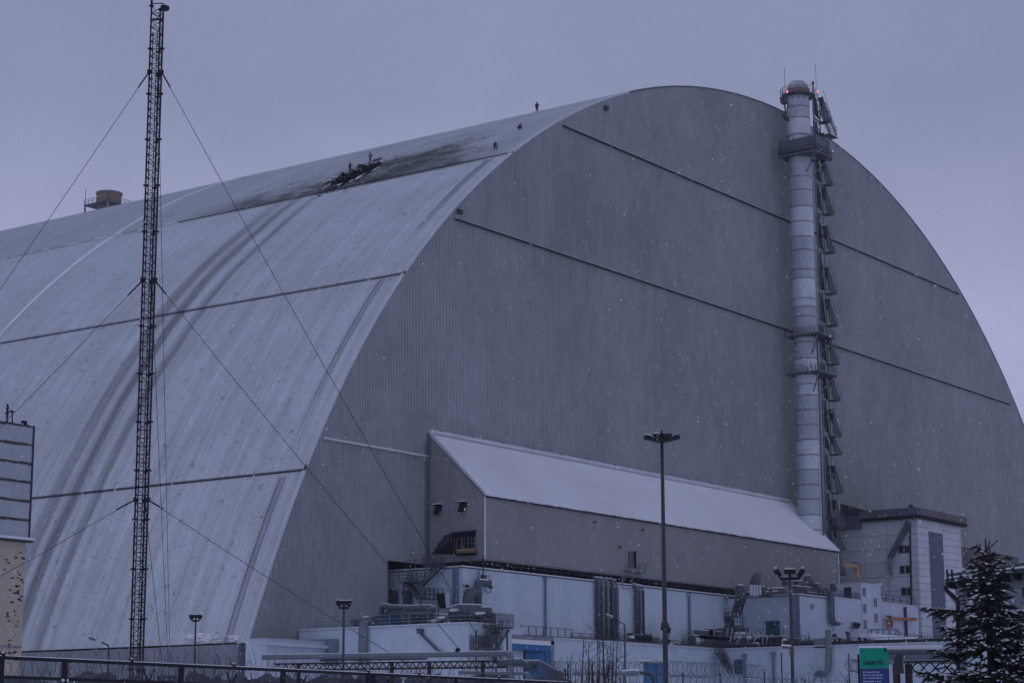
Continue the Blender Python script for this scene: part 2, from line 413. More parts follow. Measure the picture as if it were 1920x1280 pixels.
for ua, ub in ((-UB, -U1-.4), (-U1+.5, -U2-.4), (-U2+.5, -U3-1.)):
    m2 = MB(); sweep(m2, 155.5, 155.75, -.1, .2, ua, ub, 30); sweep(m2, 156.25, 156.5, -.1, .2, ua, ub, 30)
    m2.build('maintenance_rail', M['track'], arch)
    m2 = MB(); sweep(m2, 155.8, 156.2, -.05, .12, ua, ub, 30); m2.build('rail_bed', M['track'], arch)
for ua, ub in ((-UB, -U1-.4), (-U1+.5, -U2-.4), (-U2+.5, -U3-.4), (-U3+.5, U3)):
    m2 = MB(); sweep(m2, 229.6, 230.2, -.1, .26, ua, ub, 30); m2.build('expansion_joint_ridge', M['flake'], arch)
for u in (U1, U2, U3):                                                # seams with a dark gutter broken by snow
    x, z = arc_pt(-u, .12); y = Y0F
    m2 = MB()
    while y < (Y1F-1 if u != U3 else 215):
        L_ = random.uniform(4, 15); m2.box((x-.10, y, z-.20), (x+.12, min(y+L_, Y1F), z-.04)); y += L_+(random.uniform(.1, .6) if random.random() < .5 else .1)
    m2.build('seam_gutter', M['gutter'], arch)
m2 = MB(); x, z = arc_pt(-U3, .16); y = 216
while y < Y1F: L_ = random.uniform(.5, 3); m2.box((x-.1, y, z-.08), (x+.12, y+L_, z+.04)); y += L_+random.uniform(1, 5)
m2.build('seam_snow', M['flake'], arch, kind='stuff')
# ledges across the end wall
def ledge(za, x0, x1, mt, t=.2):
    MB().box((x0, Y0F-.42, za-t/2), (x1, Y0F-.075, za+t/2)).build('wall_ledge', M[mt], arch)
    MB().box((x0, Y0F-.43, za+t/2), (x1, Y0F-.09, za+t/2+.04)).build('ledge_snow', M['snow'], arch)
ledge(85.7, 222.3, 356.8, 'gutter', .2); ledge(67.1, 197.6, 379.4, 'gutter', .2); ledge(35.75, 173.0, 192.4, 'trim')
for px, py in ((1137, 203), (863, 397)):
    p = onY(px, py, Y0F-.5); m2 = MB(); m2.cbox(p, (.75, .4, .6)); m2.bar(p, p+V(0, .45, .1), .1); m2.build('floodlight', M['dark'], arch)
# plinth under the long side and the end wall
for k in range(27):
    y = Y0F+.4+k*6; MB().box((160.4, y, 0), (161.6, y+5.94, 11.75+random.uniform(-.03, .03))).build('plinth_panel', M['concrete_dark'], arch)
MB().box((161.7, Y0F+.05, 0), (183, Y0F+1.0, 11.7)).build('end_plinth', M['concrete_dark'], arch)
MB().box((160.4, Y0F-.6, 11.9), (176.3, Y0F-.1, 12.35)).build('base_ledge', M['trim'], arch)
MB().box((300, Y0F-.3, 0), (418, Y0F+.2, 13.5)).build('end_plinth', M['concrete_dark'], arch)
sl = MB()
for k in range(34):
    p = on_roof(random.uniform(352, 452), random.uniform(1190, 1206)); sl.blob(p+V(-.15, 0, .1), (.2, random.uniform(.2, .7), .18))
sl.build('slumped_snow', M['snow'], arch, kind='stuff')
# black sheet painting the interior shade seen through the opening under the end wall
m2 = MB(); m2.box((176.5, Y0F+6, 0), (298.5, Y0F+6.2, 24)); m2.build('interior_shade_sheet', M['black'], arch)

# ------------------------------------------------------------------ gabled annex on the end wall
AX0, AX1, AY = 192.7, 285.3, 144.3
annex = thing('gabled_annex', 'long grey ribbed annex with smooth snowy lean-to roof on the arch end wall', 'building', (AX0, AY, 22.5))
ZR, ZE, ZB = 38.6, 30.35, 22.6
w = MB(); corr_wall(w, AX0, AX1, .32, .06, AY, lambda x: ZB, lambda x: ZE); w.build('front_wall', M['annex_clad'], annex)
def gable(x, sgn):
    mb = MB(); ys = []; y = AY; off = []
    while y < Y0F-.16:
        for fy, fo in ((0, 0), (.38, 0), (.5, 1), (.88, 1)): ys.append(min(y+fy*.32, Y0F)); off.append(.06*fo*sgn)
        y += .32
    ys.append(Y0F-.08); off.append(0)
    for yy, o in zip(ys, off): mb.v += [(x+o, yy, ZB), (x+o, yy, ZE+(ZR-ZE)*(yy-AY)/(Y0F-AY))]
    for i in range(len(ys)-1): mb.f.append((2*i, 2*i+2, 2*i+3, 2*i+1))
    return mb
gable(AX0, -1).build('gable_wall', M['annex_clad'], annex); gable(AX1, 1).build('gable_wall', M['annex_clad'], annex)
r_ = MB(); r_.prism([(AX0-.15, AY-.3, ZE-.05), (AX0-.15, Y0F-.1, ZR), (AX0-.15, Y0F-.1, ZR+.28), (AX0-.15, AY-.3, ZE+.2)], (AX1-AX0+.3, 0, 0))
r_.build('roof', M['snow_roof'], annex)
MB().box((AX0-.2, Y0F-.65, ZR+.1), (AX1+.1, Y0F-.12, ZR+.55)).build('ridge_flashing', M['trim'], annex)
for k in range(14):
    x = AX0+1.5+k*6.6; MB().box((x, Y0F-.66, ZR+.52), (x+.5, Y0F-.2, ZR+.62)).build('flashing_clip', M['gutter'], annex)
for x in (AX0-.17, AX1+.02):
    MB().bar((x, AY-.3, ZE+.16), (x, Y0F-.3, ZR+.32), .3, .24).build('verge_trim', M['trim'], annex)
m2 = MB(); x = AX0
while x < AX1: m2.box((x, AY-.34, ZE-.16), (x+.55, AY-.1, ZE+random.uniform(-.02, .05))); x += .62
m2.build('eave_gutter', M['gutter'], annex, kind='stuff')
MB().box((AX0-.12, AY-.12, ZB), (AX0+.18, AY-.065, ZE)).build('corner_trim', M['trim'], annex)
MB().box((AX1-.1, AY-.12, ZB), (AX1+.16, AY-.065, ZE)).build('corner_trim', M['trim'], annex)
MB().bar((AX0-.25, Y0F-.35, 22.4), (AX0-.25, Y0F-.35, ZR), .32).build('downpipe', M['steel'], annex)
MB().bar((AX0-.65, Y0F-.35, 22.4), (AX0-.65, Y0F-.35, ZR-1), .14).build('downpipe', M['steel'], annex)
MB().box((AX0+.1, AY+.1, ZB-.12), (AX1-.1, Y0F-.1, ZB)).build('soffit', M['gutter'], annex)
MB().box((AX0+.5, AY+3.5, ZT+.02 if False else 21.47), (AX1-.5, AY+3.7, ZB-.13)).build('gap_shade_sheet', M['black'], annex)  # black sheet darkens the gap below the annex, standing in for shade
for px, py in ((822, 955), (868, 950)):
    p = onX(px, py, AX0-.2); h = MB()
    h.prism([(p[0]-.0, p[1]-.5, p[2]+.55), (p[0], p[1]+.5, p[2]+.55), (p[0]-.5, p[1]+.5, p[2]-.6), (p[0]-.5, p[1]-.5, p[2]-.6)], (.2, 0, -.0))
    h.box((p[0]-.45, p[1]-.55, p[2]+.5), (p[0]+.2, p[1]+.55, p[2]+.62))
    o = h.build('vent_hood', M['black'], annex)
    MB().box((p[0]-.5, p[1]-.55, p[2]+.62), (p[0]+.15, p[1]+.55, p[2]+.74)).build('hood_snow', M['snow'], o)
# dark stair recess and balcony in the left gable
def gx(px, py, x=AX0-.09): return onX(px, py, x)
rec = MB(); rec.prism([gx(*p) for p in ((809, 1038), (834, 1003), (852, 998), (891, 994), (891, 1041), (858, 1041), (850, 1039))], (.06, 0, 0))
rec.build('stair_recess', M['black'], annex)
a, b_ = gx(848, 998, AX0-.5), gx(893, 993, AX0-.5)
MB().bar(a, b_, .9, .12).build('recess_canopy', M['steel'], annex)
a, b_ = gx(856, 1033, AX0-.9), gx(889, 1031, AX0-.9)
MB().bar(a, b_, .12, .5).build('balcony_board', M['yellow'], annex)
m2 = MB().rail([a+V(0, 0, .2), b_+V(0, 0, .2)], 1.3, .9, .03); m2.bar(a+V(.4, 0, -.1), b_+V(.4, 0, -.1), 1.0, .12); m2.build('balcony_rail', M['rust'], annex)
m2 = MB(); 
for t in np.linspace(0, 1, 7):
    q = gx(852+t*38, 1005, AX0-.3); m2.bar(q, q+V(0, 0, -2.1), .05)
m2.build('recess_post', M['steel'], annex)
m2 = MB(); m2.rail([gx(815, 1036, AX0-.4), gx(846, 1001, AX0-.4)-V(0, 0, 1)], 1.0, .6, .025); m2.build('stair_rail', M['steel'], annex)
# door with landing and ladder on the long wall
p0, p1 = onY(1178.5, 1063, AY-.08), onY(1189, 1034, AY-.08)
d_ = MB().box((p0[0], AY-.12, p0[2]), (p1[0], AY-.07, p1[2])).build('door', M['pipe'], annex)
MB().box((p1[0], AY-.35, p0[2]), (p1[0]+.1, AY-.07, p1[2]+.1)).build('door_jamb', M['black'], annex)
a = onY(1176, 1069, AY-.6); b_ = onY(1206, 1073, AY-.6)
MB().box((a[0], AY-1.0, a[2]-.1), (b_[0], AY-.1, a[2]+.02)).build('landing', M['steel'], annex)
m2 = MB().rail([(p1[0]+.3, AY-.95, a[2]), (b_[0], AY-.95, a[2]), (b_[0], AY-.1, a[2])], 1.15, .6, .035); m2.build('landing_rail', M['yellow'], annex)
MB().rail([(a[0]-.6, AY-.95, a[2]), (p0[0], AY-.95, a[2])], 1.1, .6, .025).build('landing_rail', M['steel'], annex)
q0 = onY(1163, 1092, AY-.9); q1 = onY(1174, 1070, AY-.9)
m2 = MB()
for s in (0, .55):
    m2.bar(q0+V(s, 0, 0), q1+V(s, 0, 0), .06)
for t in np.linspace(.1, .9, 7): c = q0+(q1-q0)*t; m2.bar(c, c+V(.55, 0, 0), .04)
m2.build('ladder', M['steel'], annex)
m2 = MB(); 
for px in (1167, 1186): q = onY(px, 1070, AY-.9); m2.bar(q, q-V(0, 0, 2.2), .08)
q = onY(1167, 1102, AY-.9); r2 = onY(1186, 1103, AY-.9); m2.bar(q, r2, .1); m2.build('landing_leg', M['steel'], annex)
for px, py in ((1116, 978), (1206, 993), (1163, 1025)):
    p = onY(px, py, AY-.35); m2 = MB().cbox(p, (.38, .3, .18)); m2.bar(p, p+V(0, .3, 0), .06); m2.build('wall_lamp', M['dark'], annex)

# ------------------------------------------------------------------ ventilation stack with stair tower
SY = 148.6; SXp = onY(1521, 1000, SY); SX = float(SXp[0]); SR = 1.95
stack = thing('ventilation_stack', 'tall banded steel ventilation stack with dome cap standing against the end wall', 'chimney', (SX, SY, 0))
def zat(px, py, y=SY): return float(onY(px, py, y)[2])
ztop = zat(1506, 186); bands_px = [212, 233, 262, 276, 340, 365, 395, 423, 450, 475, 511, 527, 563, 579, 597, 645, 675]
z_b = sorted([zat(1512, v) for v in bands_px] + [zat(1522, v) for v in (725, 746, 773, 800, 828, 856, 883, 911, 938, 967, 995, 1022)])
edges = [0.0]+z_b+[ztop]
for i, (za, zb2) in enumerate(zip(edges, edges[1:])):
    if zb2-za < .3: continue
    rr = SR*(1-.04*za/100) + (0.0 if i % 3 else .03)
    MB().lathe((SX, SY, 0), [(rr, za+.05), (rr*1.004, (za+zb2)/2), (rr, zb2-.05)], 28).build('shaft_section', M['stack_bright' if i % 5 in (1, 2) else 'stack'], stack, smooth=False)
    MB().lathe((SX, SY, 0), [(rr*.98, zb2-.09), (rr*1.012, zb2-.07), (rr*1.012, zb2+.07), (rr*.98, zb2+.09)], 24).build('section_joint', M['stack_dark'], stack)
for py in (262, 280, 563, 578):
    z = zat(1510, py); MB().lathe((SX, SY, z), [(SR+.02, -.12), (SR+.2, -.1), (SR+.2, .1), (SR+.02, .12)], 28).build('stiffening_ring', M['stack'], stack)
MB().bar((SX-.35, SY-SR-.12, zat(1520, 1000)-4), (SX-.35, SY-SR-.12, zat(1515, 700)), .09).build('conduit', M['trim'], stack)
MB().bar((SX+.25, SY-SR-.06, zat(1520, 1000)-4), (SX+.25, SY-SR-.06, zat(1515, 640)), .14).build('conduit', M['stack_dark'], stack)
# cap
MB().lathe((SX, SY, ztop), [(1.95, 0), (2.05, .3), (2.0, 1.0)], 28).build('cap_collar', M['red'], stack, smooth=True)
MB().lathe((SX, SY, ztop), [(1.9, 1.0), (1.75, 1.5), (1.35, 2.2), (1.1, 2.45)], 28).build('cap_dome', M['stack'], stack, smooth=True)
pf = MB(); pf.lathe((SX, SY, ztop), [(1.8, -.35), (2.9, -.15), (2.9, .02), (1.8, .02)], 16)
for k in range(12):
    t = 2*math.pi*k/12; t2 = 2*math.pi*(k+1)/12
    a = V(SX+2.85*math.cos(t), SY+2.85*math.sin(t), ztop); b_ = V(SX+2.85*math.cos(t2), SY+2.85*math.sin(t2), ztop)
    pf.bar(a, a+V(0, 0, 1.1), .07); pf.bar(a+V(0, 0, 1.1), b_+V(0, 0, 1.1), .06); pf.bar(a+V(0, 0, .55), b_+V(0, 0, .55), .05); pf.bar(a, a-V(1.0*math.cos(t), 1.0*math.sin(t), .9), .08)
pf.build('top_platform', M['grate'], stack)
for px, py in ((1476, 172), (1533, 172)):
    q = onY(px, py, SY-1.0); MB().lathe(q, [(.08, -.2), (.14, -.15), (.14, .12), (.06, .2)], 10).build('obstruction_light', M['lamp_red'], stack)
    m2 = MB().bar(q+V(0, 0, -1.8), q+V(0, 0, -.2), .09); m2.bar(q+V(0, 0, -1.6), V(SX, SY, q[2]-1.6), .08); m2.build('light_bracket', M['grate'], stack)
for px, h in ((1472, 4.), (1531, 4.6)):
    q = onY(px, 182, SY-.6); MB().bar(q, q+V(0, 0, h+1), .05).build('lightning_rod', M['wire'], stack)
q = onY(1525, 182, SY-.5); m2 = MB().bar(q, q+V(0, 0, 2.5), .16); m2.cbox(q+V(0, 0, 2.4), (.3, .3, .5)); m2.build('aerial', M['dark'], stack)
q = onY(1470, 190, SY-.3); m2 = MB(); m2.cbox(q, (1.1, .8, .9)); m2.cbox(q+V(-.7, 0, .3), (.7, .4, .4)); m2.bar(q, q+V(.6, 0, -2.2), .2); m2.bar(q+V(1.6, 0, 0), q+V(.6, 0, -2.2), .14)
m2.bar(q+V(-.4, 0, -2.4), q+V(1.9, .4, -2.6), .7, .5); m2.build('sensor_cabin', M['grate'], stack)
# square platforms
def platform(py, wall, hw, D, bk, xr):
    z = zat(1512, py); yf = SY-D; yb = SY+bk; x0, x1 = SX-hw, SX+xr
    MB().box((x0, yf, z-.30), (x1, yb, z+.06)).build('platform_deck', M['grate'], stack)
    MB().box((x0-.05, yf-.05, z-.12), (x1, yf+.1, z+.02)).build('deck_edge', M['steel'], stack); MB().box((x0-.05, yf+.12, z-.12), (x0+.1, yb, z+.02)).build('deck_edge', M['steel'], stack)
    if wall:
        MB().box((x0+.1, yf+.1, z+.5), (x1-.8, yf+.16, z+2.5)).build('platform_screen', M['parapet'], stack); MB().box((x0+.1, yf+.17, z+.5), (x0+.16, yb, z+2.5)).build('platform_screen', M['parapet'], stack)
        MB().box((x0+.3, yf+.3, z+.1), (x1-1, yb, z+.5)).build('under_screen', M['black'], stack)
        for c_ in ((x0+.1, yf+.1), (x0+.1, yb-.2), (x1-.8, yf+.1)): MB().cbox((c_[0], c_[1], z+1.35), (.16, .16, 2.4)).build('screen_post', M['grate'], stack)
        MB().box((x0, yf, z+2.52), (x1-.7, yf+.3, z+2.62)).build('top_rail', M['steel'], stack)
    MB().rail([(x0+.05, yb, z), (x0+.05, yf+.05, z), (x1, yf+.05, z)], 1.1, .8, .035, (1, .66, .33)).build('platform_rail', M['grate'], stack)
    for p_, q_ in (((x0+.2, yf+.3, z-.3), (SX-hw*.4, SY-SR*.9, z-3.0)), ((x1-.4, yf+.3, z-.3), (SX+SR*.6, SY-SR*.9, z-3.0)), ((x0+.1, yb-.5, z-.3), (SX-SR*.9, SY+.3, z-3.2))):
        MB().bar(p_, q_, .18).build('platform_brace', M['steel'], stack)
platform(301, True, 2.6, 4.3, 2.6, 2.9); platform(632, False, 2.6, 3.8, 2.3, 3.2); platform(702, False, 2.6, 3.8, 2.3, 3.4)
q = onY(1514, 680, SY-SR-.4); MB().cbox(q, (.35, .3, .9)).build('junction_box', M['trim'], stack)

TX0, TX1 = SX+2.1, SX+4.4; TY0, TY1 = SY-1.7, SY+1.0
tower = thing('stair_tower', 'narrow steel stair tower of zigzag flights beside the banded stack', 'stair tower', (TX0, SY, 0))
ztt = zat(1540, 190)
for x in (TX0, TX1):
    for y in (TY0, TY1): MB().bar((x, y, 0), (x, y, ztt-(3 if x == TX1 else 0)), .16).build('post', M['steel'], tower)
fl_px = [250, 318, 364, 417, 487, 562, 620, 691, 757, 823, 856, 927, 990, 1032]
zs = sorted({round(zat(1556, v), 2) for v in fl_px})
zs = [zs[0]-12, zs[0]-8, zs[0]-4]+zs
br = MB()
for i, (za, zb2) in enumerate(zip(zs, zs[1:]+[zs[-1]+4.2])):
    m2 = MB()                                                          # landing, then a flight rising to the next one
    m2.box((TX1-.2, TY0-1.35, za-.16), (TX1+1.3, TY0+.3, za-.02)); m2.build('landing', M['grate'], tower)
    m2 = MB(); a = V(TX1+1.5, TY0-.7, za); b_ = V(TX1-.7, TY0-.5, min(zb2-.25, za+4.2))
    m2.bar(a, b_, .9, .14)
    for k in range(8):
        t = (k+.5)/8; c = a+(b_-a)*t; m2.cbox(c+V(0, 0, .1), (.3, .9, .05))
    m2.build('flight', M['grate'], tower)
    MB().prism([a+V(.1, -.5, .0), b_+V(.1, -.4, .25), V(TX1-.9, TY0-.9, za+.3), V(TX1-.3, TY0-1.2, za-.15)], (0, .05, 0)).build('side_mesh', M['grate'], tower)
    MB().prism([V(TX0-.05, TY0+.1, zb2-.3), V(TX1-.9, TY0+.1, zb2-.2), V(TX1-.1, TY0+.1, za+random.uniform(.0, .5)), V(TX0-.05, TY0+.1, za+random.uniform(.2, 1.3))], (0, .05, 0)).build('inner_mesh', M['dark'], tower)
    m2 = MB(); m2.bar(a+V(0, -.6, 1.1), b_+V(0, -.6, 1.1), .06); m2.bar(a+V(0, -.6, 0), a+V(0, -.6, 1.1), .06); m2.bar((TX1+1.3, TY0-1.3, za), (TX1+1.3, TY0-1.3, za+1.1), .06)
    m2.bar((TX1+1.3, TY0-1.3, za+1.1), (TX1+1.3, TY0+.3, za+1.1), .06); m2.build('handrail', M['steel'], tower, kind='stuff')
    for y in (TY0,):
        br.bar((TX0, y, za), (TX1, y, za), .12); br.bar((TX0, y, za), (TX1, y, (za+zb2)/2), .08); br.bar((TX0, y, zb2), (TX1, y, (za+zb2)/2), .08)
    br.bar((TX0, TY1, za), (TX0-1.2, TY1, za), .1)
br.build('bracing', M['steel'], tower, kind='stuff')
# the flight that leans out past the arch edge near the top
a = onY(1542, 206, TY0-.4); b_ = onY(1563, 256, TY0-.4); m2 = MB()
m2.bar(a+V(0, -.55, 0), b_+V(0, -.55, 0), .1, .26); m2.bar(a+V(0, .55, 0), b_+V(0, .55, 0), .1, .26)
for t in np.linspace(.05, .95, 13): c = a+(b_-a)*t; m2.cbox(c+V(0, 0, .02), (.26, 1.0, .05))
m2.cbox(b_+V(-1.2, 0, -.3), (3.0, 1.3, .14)); m2.rail([a+V(0, -.55, .1), b_+V(0, -.55, .1)], 1.1, .8, .035); m2.rail([a+V(0, .55, .1), b_+V(0, .55, .1)], 1.1, .8, .035)
m2.build('outer_flight', M['grate'], tower)
a = onY(1527, 205, TY0); b_ = onY(1545, 245, TY0); m2 = MB()
for k in range(4):
    t = k/4; m2.bar((TX0-.2, TY0, a[2]-k*1.1), (TX1-.2, TY0, a[2]-(k+1)*1.1), .12); m2.bar((TX0-.2, TY0, a[2]-(k+1)*1.1), (TX1-.2, TY0, a[2]-k*1.1), .12)
m2.build('bracing', M['grate'], tower, kind='stuff')

# ------------------------------------------------------------------ service buildings under the arch
TY = 143.7; ZT = 21.45
hall = thing('service_hall', 'long blue-white two-storey service hall running beneath the grey annex', 'building', (187.7, TY, 0))
w = MB()
foot = [(187.7, 160), (187.7, TY), (253.6, TY), (253.6, 134.5), (272.6, 134.5), (291.6, 134.5), (291.6, 160)]
def footprint(mb, pts, z0, z1): mb.prism([(x, y, z0) for x, y in pts], (0, 0, z1-z0))
footprint(w, foot, 0, ZT-.12); w.build('wall', M['paint'], hall)
w = MB(); footprint(w, [(187.72, 159.9), (187.72, TY+.02), (253.62, TY+.02), (253.62, 134.52), (291.5, 134.52), (291.5, 159.9)], ZT-.118, ZT); w.build('shade_roof_sheet', M['dark'], hall)  # roof top coloured dark so the gap under the annex looks shaded
def parapet(mb, pts, z, h=.16, o=.1, th=.35):
    for (x0, y0), (x1, y1) in zip(pts, pts[1:]):
        mb.bar((x0, y0, z+h/2), (x1, y1, z+h/2), th, h)
w = MB(); parapet(w, [(187.65, 159), (187.65, TY-.05), (253.5, TY-.05), (253.5, 134.4), (265, 134.4)], ZT); w.build('parapet', M['trim'], hall)
m2 = MB().rail([(187.9, 152.5, ZT+.15), (187.9, TY+.15, ZT+.15), (253.7, TY+.15, ZT+.15)], 1.05, 1.45, .028); m2.build('roof_railing', M['grate'], hall)
# corner pilaster and downpipes
for px in (852, 857.5): 
    p = onX(px, 1070, 187.6); MB().box((187.35, p[1]-.16, 13.6), (187.65, p[1]+.16, ZT-.02)).build('downpipe', M['paint_dark'], hall)
def vpipe(px, ya, yb, r, Y, mt='pipe', mb=None):
    a = onY(px, ya, Y); b_ = onY(px+(yb-ya)*.012, yb, Y)
    return a, b_
for px, ya, yb, r, mt in ((1023, 1083, 1194, .11, 'paint_dark'), (1292.5, 1113, 1208, .13, 'paint_dark')):
    a = onY(px, ya, TY-.25); MB().bar((a[0], TY-.25, 13.6), a, 2*r).build('downpipe', M[mt], hall); MB().cbox(a, (.5, .3, .3)).build('rain_hopper', M[mt], hall)
for px, r, mt in ((1121, .42, 'pipe'), (1130, .36, 'steel'), (1139, .36, 'steel'), (1148, .34, 'pipe'), (1156.5, .22, 'steel'), (1193, .34, 'pipe'), (1200.5, .22, 'steel'), (1205.5, .12, 'dark')):
    r *= .74; a = onY(px, 1087+(px-1121)*.08+(6 if px > 1180 else 0), TY-.5); b_ = (a[0], a[1], 13.6)
    pts = [(a[0], TY+.3, a[2]+.15), (a[0], TY-.1, a[2]+.12), (a[0], TY-.42, a[2]-.15), (a[0], TY-.5, a[2]-.6), (a[0], TY-.5, 13.6)]
    o = MB().tube(pts, r, 10).build('riser_pipe', M[mt], hall, smooth=True)
    MB().blob((a[0], TY-.15, a[2]+.12+r), (r*.9, .45, .1)).build('pipe_snow', M['snow'], o)
for xa, xb in ((1116.5, 1160), (1189.5, 1208)):
    a, b_ = onY(xa, 1090, TY-.06), onY(xb, 1090, TY-.06); MB().box((a[0], TY-.08, 13.6), (b_[0], TY-.003, 20.9)).build('pipe_shade_strip', M['parapet'], hall)  # dark backing paints the shadow behind and between the pipes
# bent stack and fittings near the corner
def P(px, py, Y=TY-.6): return onY(px, py, Y)
o = MB().tube([P(897, 1140), P(897, 1100), P(897.5, 1093), P(902, 1091), P(917, 1091)], .42, 12).build('bent_duct', M['pipe'], hall, smooth=True)
MB().blob(P(908, 1086.5), (1.2, .5, .14)).build('duct_snow', M['snow'], o)
MB().tube([P(877, 1142), P(877, 1122), P(881, 1112), P(890, 1110), P(897, 1111)], .62, 12).build('bent_duct', M['pipe'], hall, smooth=True)
for a, b_ in (((897, 1098), (897, 1070)),): MB().bar(P(*a), P(*b_), .22).build('vent_pipe', M['paint_dark'], hall)
p = P(906, 1040); q = P(906, 1090); m2 = MB().bar(q, p, .12)
m2.bar(P(902, 1080), P(919, 1079), .1); m2.cbox(P(907, 1081), (.7, .3, .5)); m2.cbox(P(906, 1086), (.5, .4, .4)); m2.build('aerial', M['dark'], hall)
for px, py in ((876, 1098), (920, 1100)):
    q = P(px, py); m2 = MB().lathe(q, [(.2, -.18), (.3, 0), (.2, .18)], 8); m2.bar(q, q+V(-.4, .5, .1), .1); m2.build('camera_housing', M['dark'], hall)
MB().tube([P(909, 1095), P(909, 1106), P(914, 1111), P(920, 1109), P(921, 1102)], .045, 6).build('cable', M['dark'], hall)
# left face: stairs, hood, blue-black bits
def L(px, py, x=187.0): return onX(px, py, x)
m2 = MB()
def flight(mb, a, b_, w, n=9, rail=True, up=V(0, 0, 1)):
    d = unit(b_-a); side = unit(np.cross(d, up))*w/2
    for s in (-1, 1):
        mb.bar(a+side*s, b_+side*s, .08, .24)
        if rail:
            mb.bar(a+side*s+up, b_+side*s+up, .05); mb.bar(a+side*s+up*.5, b_+side*s+up*.5, .04)
            for t in np.linspace(0, 1, 4): c = a+(b_-a)*t+side*s; mb.bar(c, c+up, .05)
    for k in range(n): c = a+(b_-a)*(k+.5)/n; mb.bar(c-side, c+side, .26, .05)
esc = thing('outside_stair', 'zigzag steel stair climbing the left face of the blue-white hall', 'stairs', L(790, 1150))
for i, (a, b_) in enumerate((((826, 1060), (788, 1098)), ((762, 1092), (789, 1122)))):
    m2 = MB(); flight(m2, L(*a, 186.6), L(*b_, 186.4), 1.0); m2.build('flight', M['grate'], esc)
for (a, b_) in (((755, 1092), (790, 1091)), ((789, 1122), (822, 1122)), ((800, 1061), (828, 1060))):
    A, B = L(*a, 186.5), L(*b_, 186.5); m2 = MB().bar(A, B, 1.6, .14); m2.build('landing', M['grate'], esc)
    m2 = MB().rail([A+V(-.75, 0, .1), B+V(-.75, 0, .1)], 1.1, .7, .035, (1, .66, .33)); m2.rail([A+V(.75, 0, .1), B+V(.75, 0, .1)], 1.1, .7, .035); m2.build('handrail', M['grate'], esc, kind='stuff')
m2 = MB(); 
for px in (757, 789, 822): A = L(px, 1122 if px > 760 else 1092, 186.5); m2.bar(A, (A[0], A[1], 13.6), .12)
m2.build('stair_post', M['grate'], esc)
m2 = MB().prism([L(822, 1112, 186.9), L(836, 1112, 186.9), L(840, 1140, 186.9), L(830, 1140, 186.9)], (-.5, 0, 0)); m2.build('sloping_hood', M['black'], hall)
m2 = MB().bar(L(838, 1112, 186.2), L(840, 1139, 186.2), .5, .12); m2.build('hood_side', M['paint2'], hall)
for px, py, w_ in ((739, 1118, .9), (764, 1120, 1.0)):
    q = L(px, py, 187.0); m2 = MB().tube([q-V(0, 0, 1.3), q, q+V(-.2, -.1, .5), q+V(-.6, -.2, .6)], w_*.5, 10); o = m2.build('hooded_vent', M['grate'], hall, smooth=True)
    MB().blob(q+V(-.3, -.1, .5+w_*.45), (w_*.4, .4, .1)).build('vent_snow', M['snow'], o)
# turret face details
def T(px, py, x=253.3): return onX(px, py, x)
a, b_ = T(1436.5, 1165.5), T(1461, 1193)
o = MB().box((253.2, b_[1], b_[2]), (253.55, a[1], a[2])).build('door', M['teal'], hall, label='teal blue double door on the recessed face')
MB().box((252.9, b_[1]-.1, a[2]), (253.6, a[1]+.1, a[2]+.18)).build('door_canopy', M['paint_dark'], hall)
A, B = T(1423, 1195, 252.6), T(1472, 1194, 252.6); m2 = MB().bar(A, B, 1.4, .12); m2.rail([A+V(-.6, 0, .1), B+V(-.6, 0, .1)], 1.15, .5, .03, (1, .5)); m2.build('door_landing', M['grate'], hall)
q = T(1392, 1140); MB().bar((253.3, q[1], 14), (253.3, q[1], ZT-.5), .12).build('downpipe', M['paint_dark'], hall)
MB().box((253.45, 134.45, 13.6), (253.62, 135.75, ZT-.02)).build('corner_band', M['paint_dark'], hall)
def F(px, py, y=134.4): return onY(px, py, y)
q = F(1523, 1137); m2 = MB().prism([F(1519, 1132), F(1527, 1132), F(1527.5, 1138), F(1524, 1143), F(1521, 1140)], (0, .08, 0)); m2.build('wall_patch', M['concrete_dark'], hall)
for dx, r, mt in ((0, .32, 'pipe'), (7, .16, 'steel')):
    o = MB().tube([F(1556+dx, 1112, 134), F(1557+dx, 1158, 134), F(1559+dx, 1166, 134), F(1564+dx, 1168, 133.7), F(1572+dx, 1168, 133.5)], r, 10).build('bent_downpipe', M[mt], hall, smooth=True)
MB().bar(F(1556, 1192), F(1556, 1180), .1).build('cable_post', M['dark'], hall)
# equipment on the roof of the turret
eq = thing('roof_plant', 'jumble of snow capped ducts and fans on the turret roof right of the annex', 'machinery', (256, 139, ZT))
def E_(px, py, y=136.5): return onY(px, py, y)
o = MB().tube([E_(1417, 1113), E_(1417, 1088), E_(1419, 1081), E_(1424, 1078)], [.75, .75, .62, .5], 12).build('bent_stack', M['pipe'], eq, smooth=True)
for k in range(4): q = E_(1408+k*5.5, 1113, 135.6); MB().cbox(q+V(0, 0, .55), (.28, .3, 1.4)).build('white_cylinder', M['frame'], eq)
for px, py, r in ((1388, 1103, .8), (1429, 1104, .62), (1442, 1107, .55), (1515, 1083, .62), (1519, 1088, .5), (1532, 1098, .6), (1563, 1096, .55), (1535, 1106, .35), (1550, 1103, .3)):
    q = E_(px, py); m2 = MB().lathe(q, [(r*.8, -r*1.6), (r, -r*.4), (r*.9, r*.3), (r*.4, r*.6)], 10); o = m2.build('fan_housing', M['pipe'], eq, smooth=True)
    MB().blob(q+V(0, 0, r*.62), (r*.6, r*.6, r*.18)).build('cap_snow', M['snow'], o)
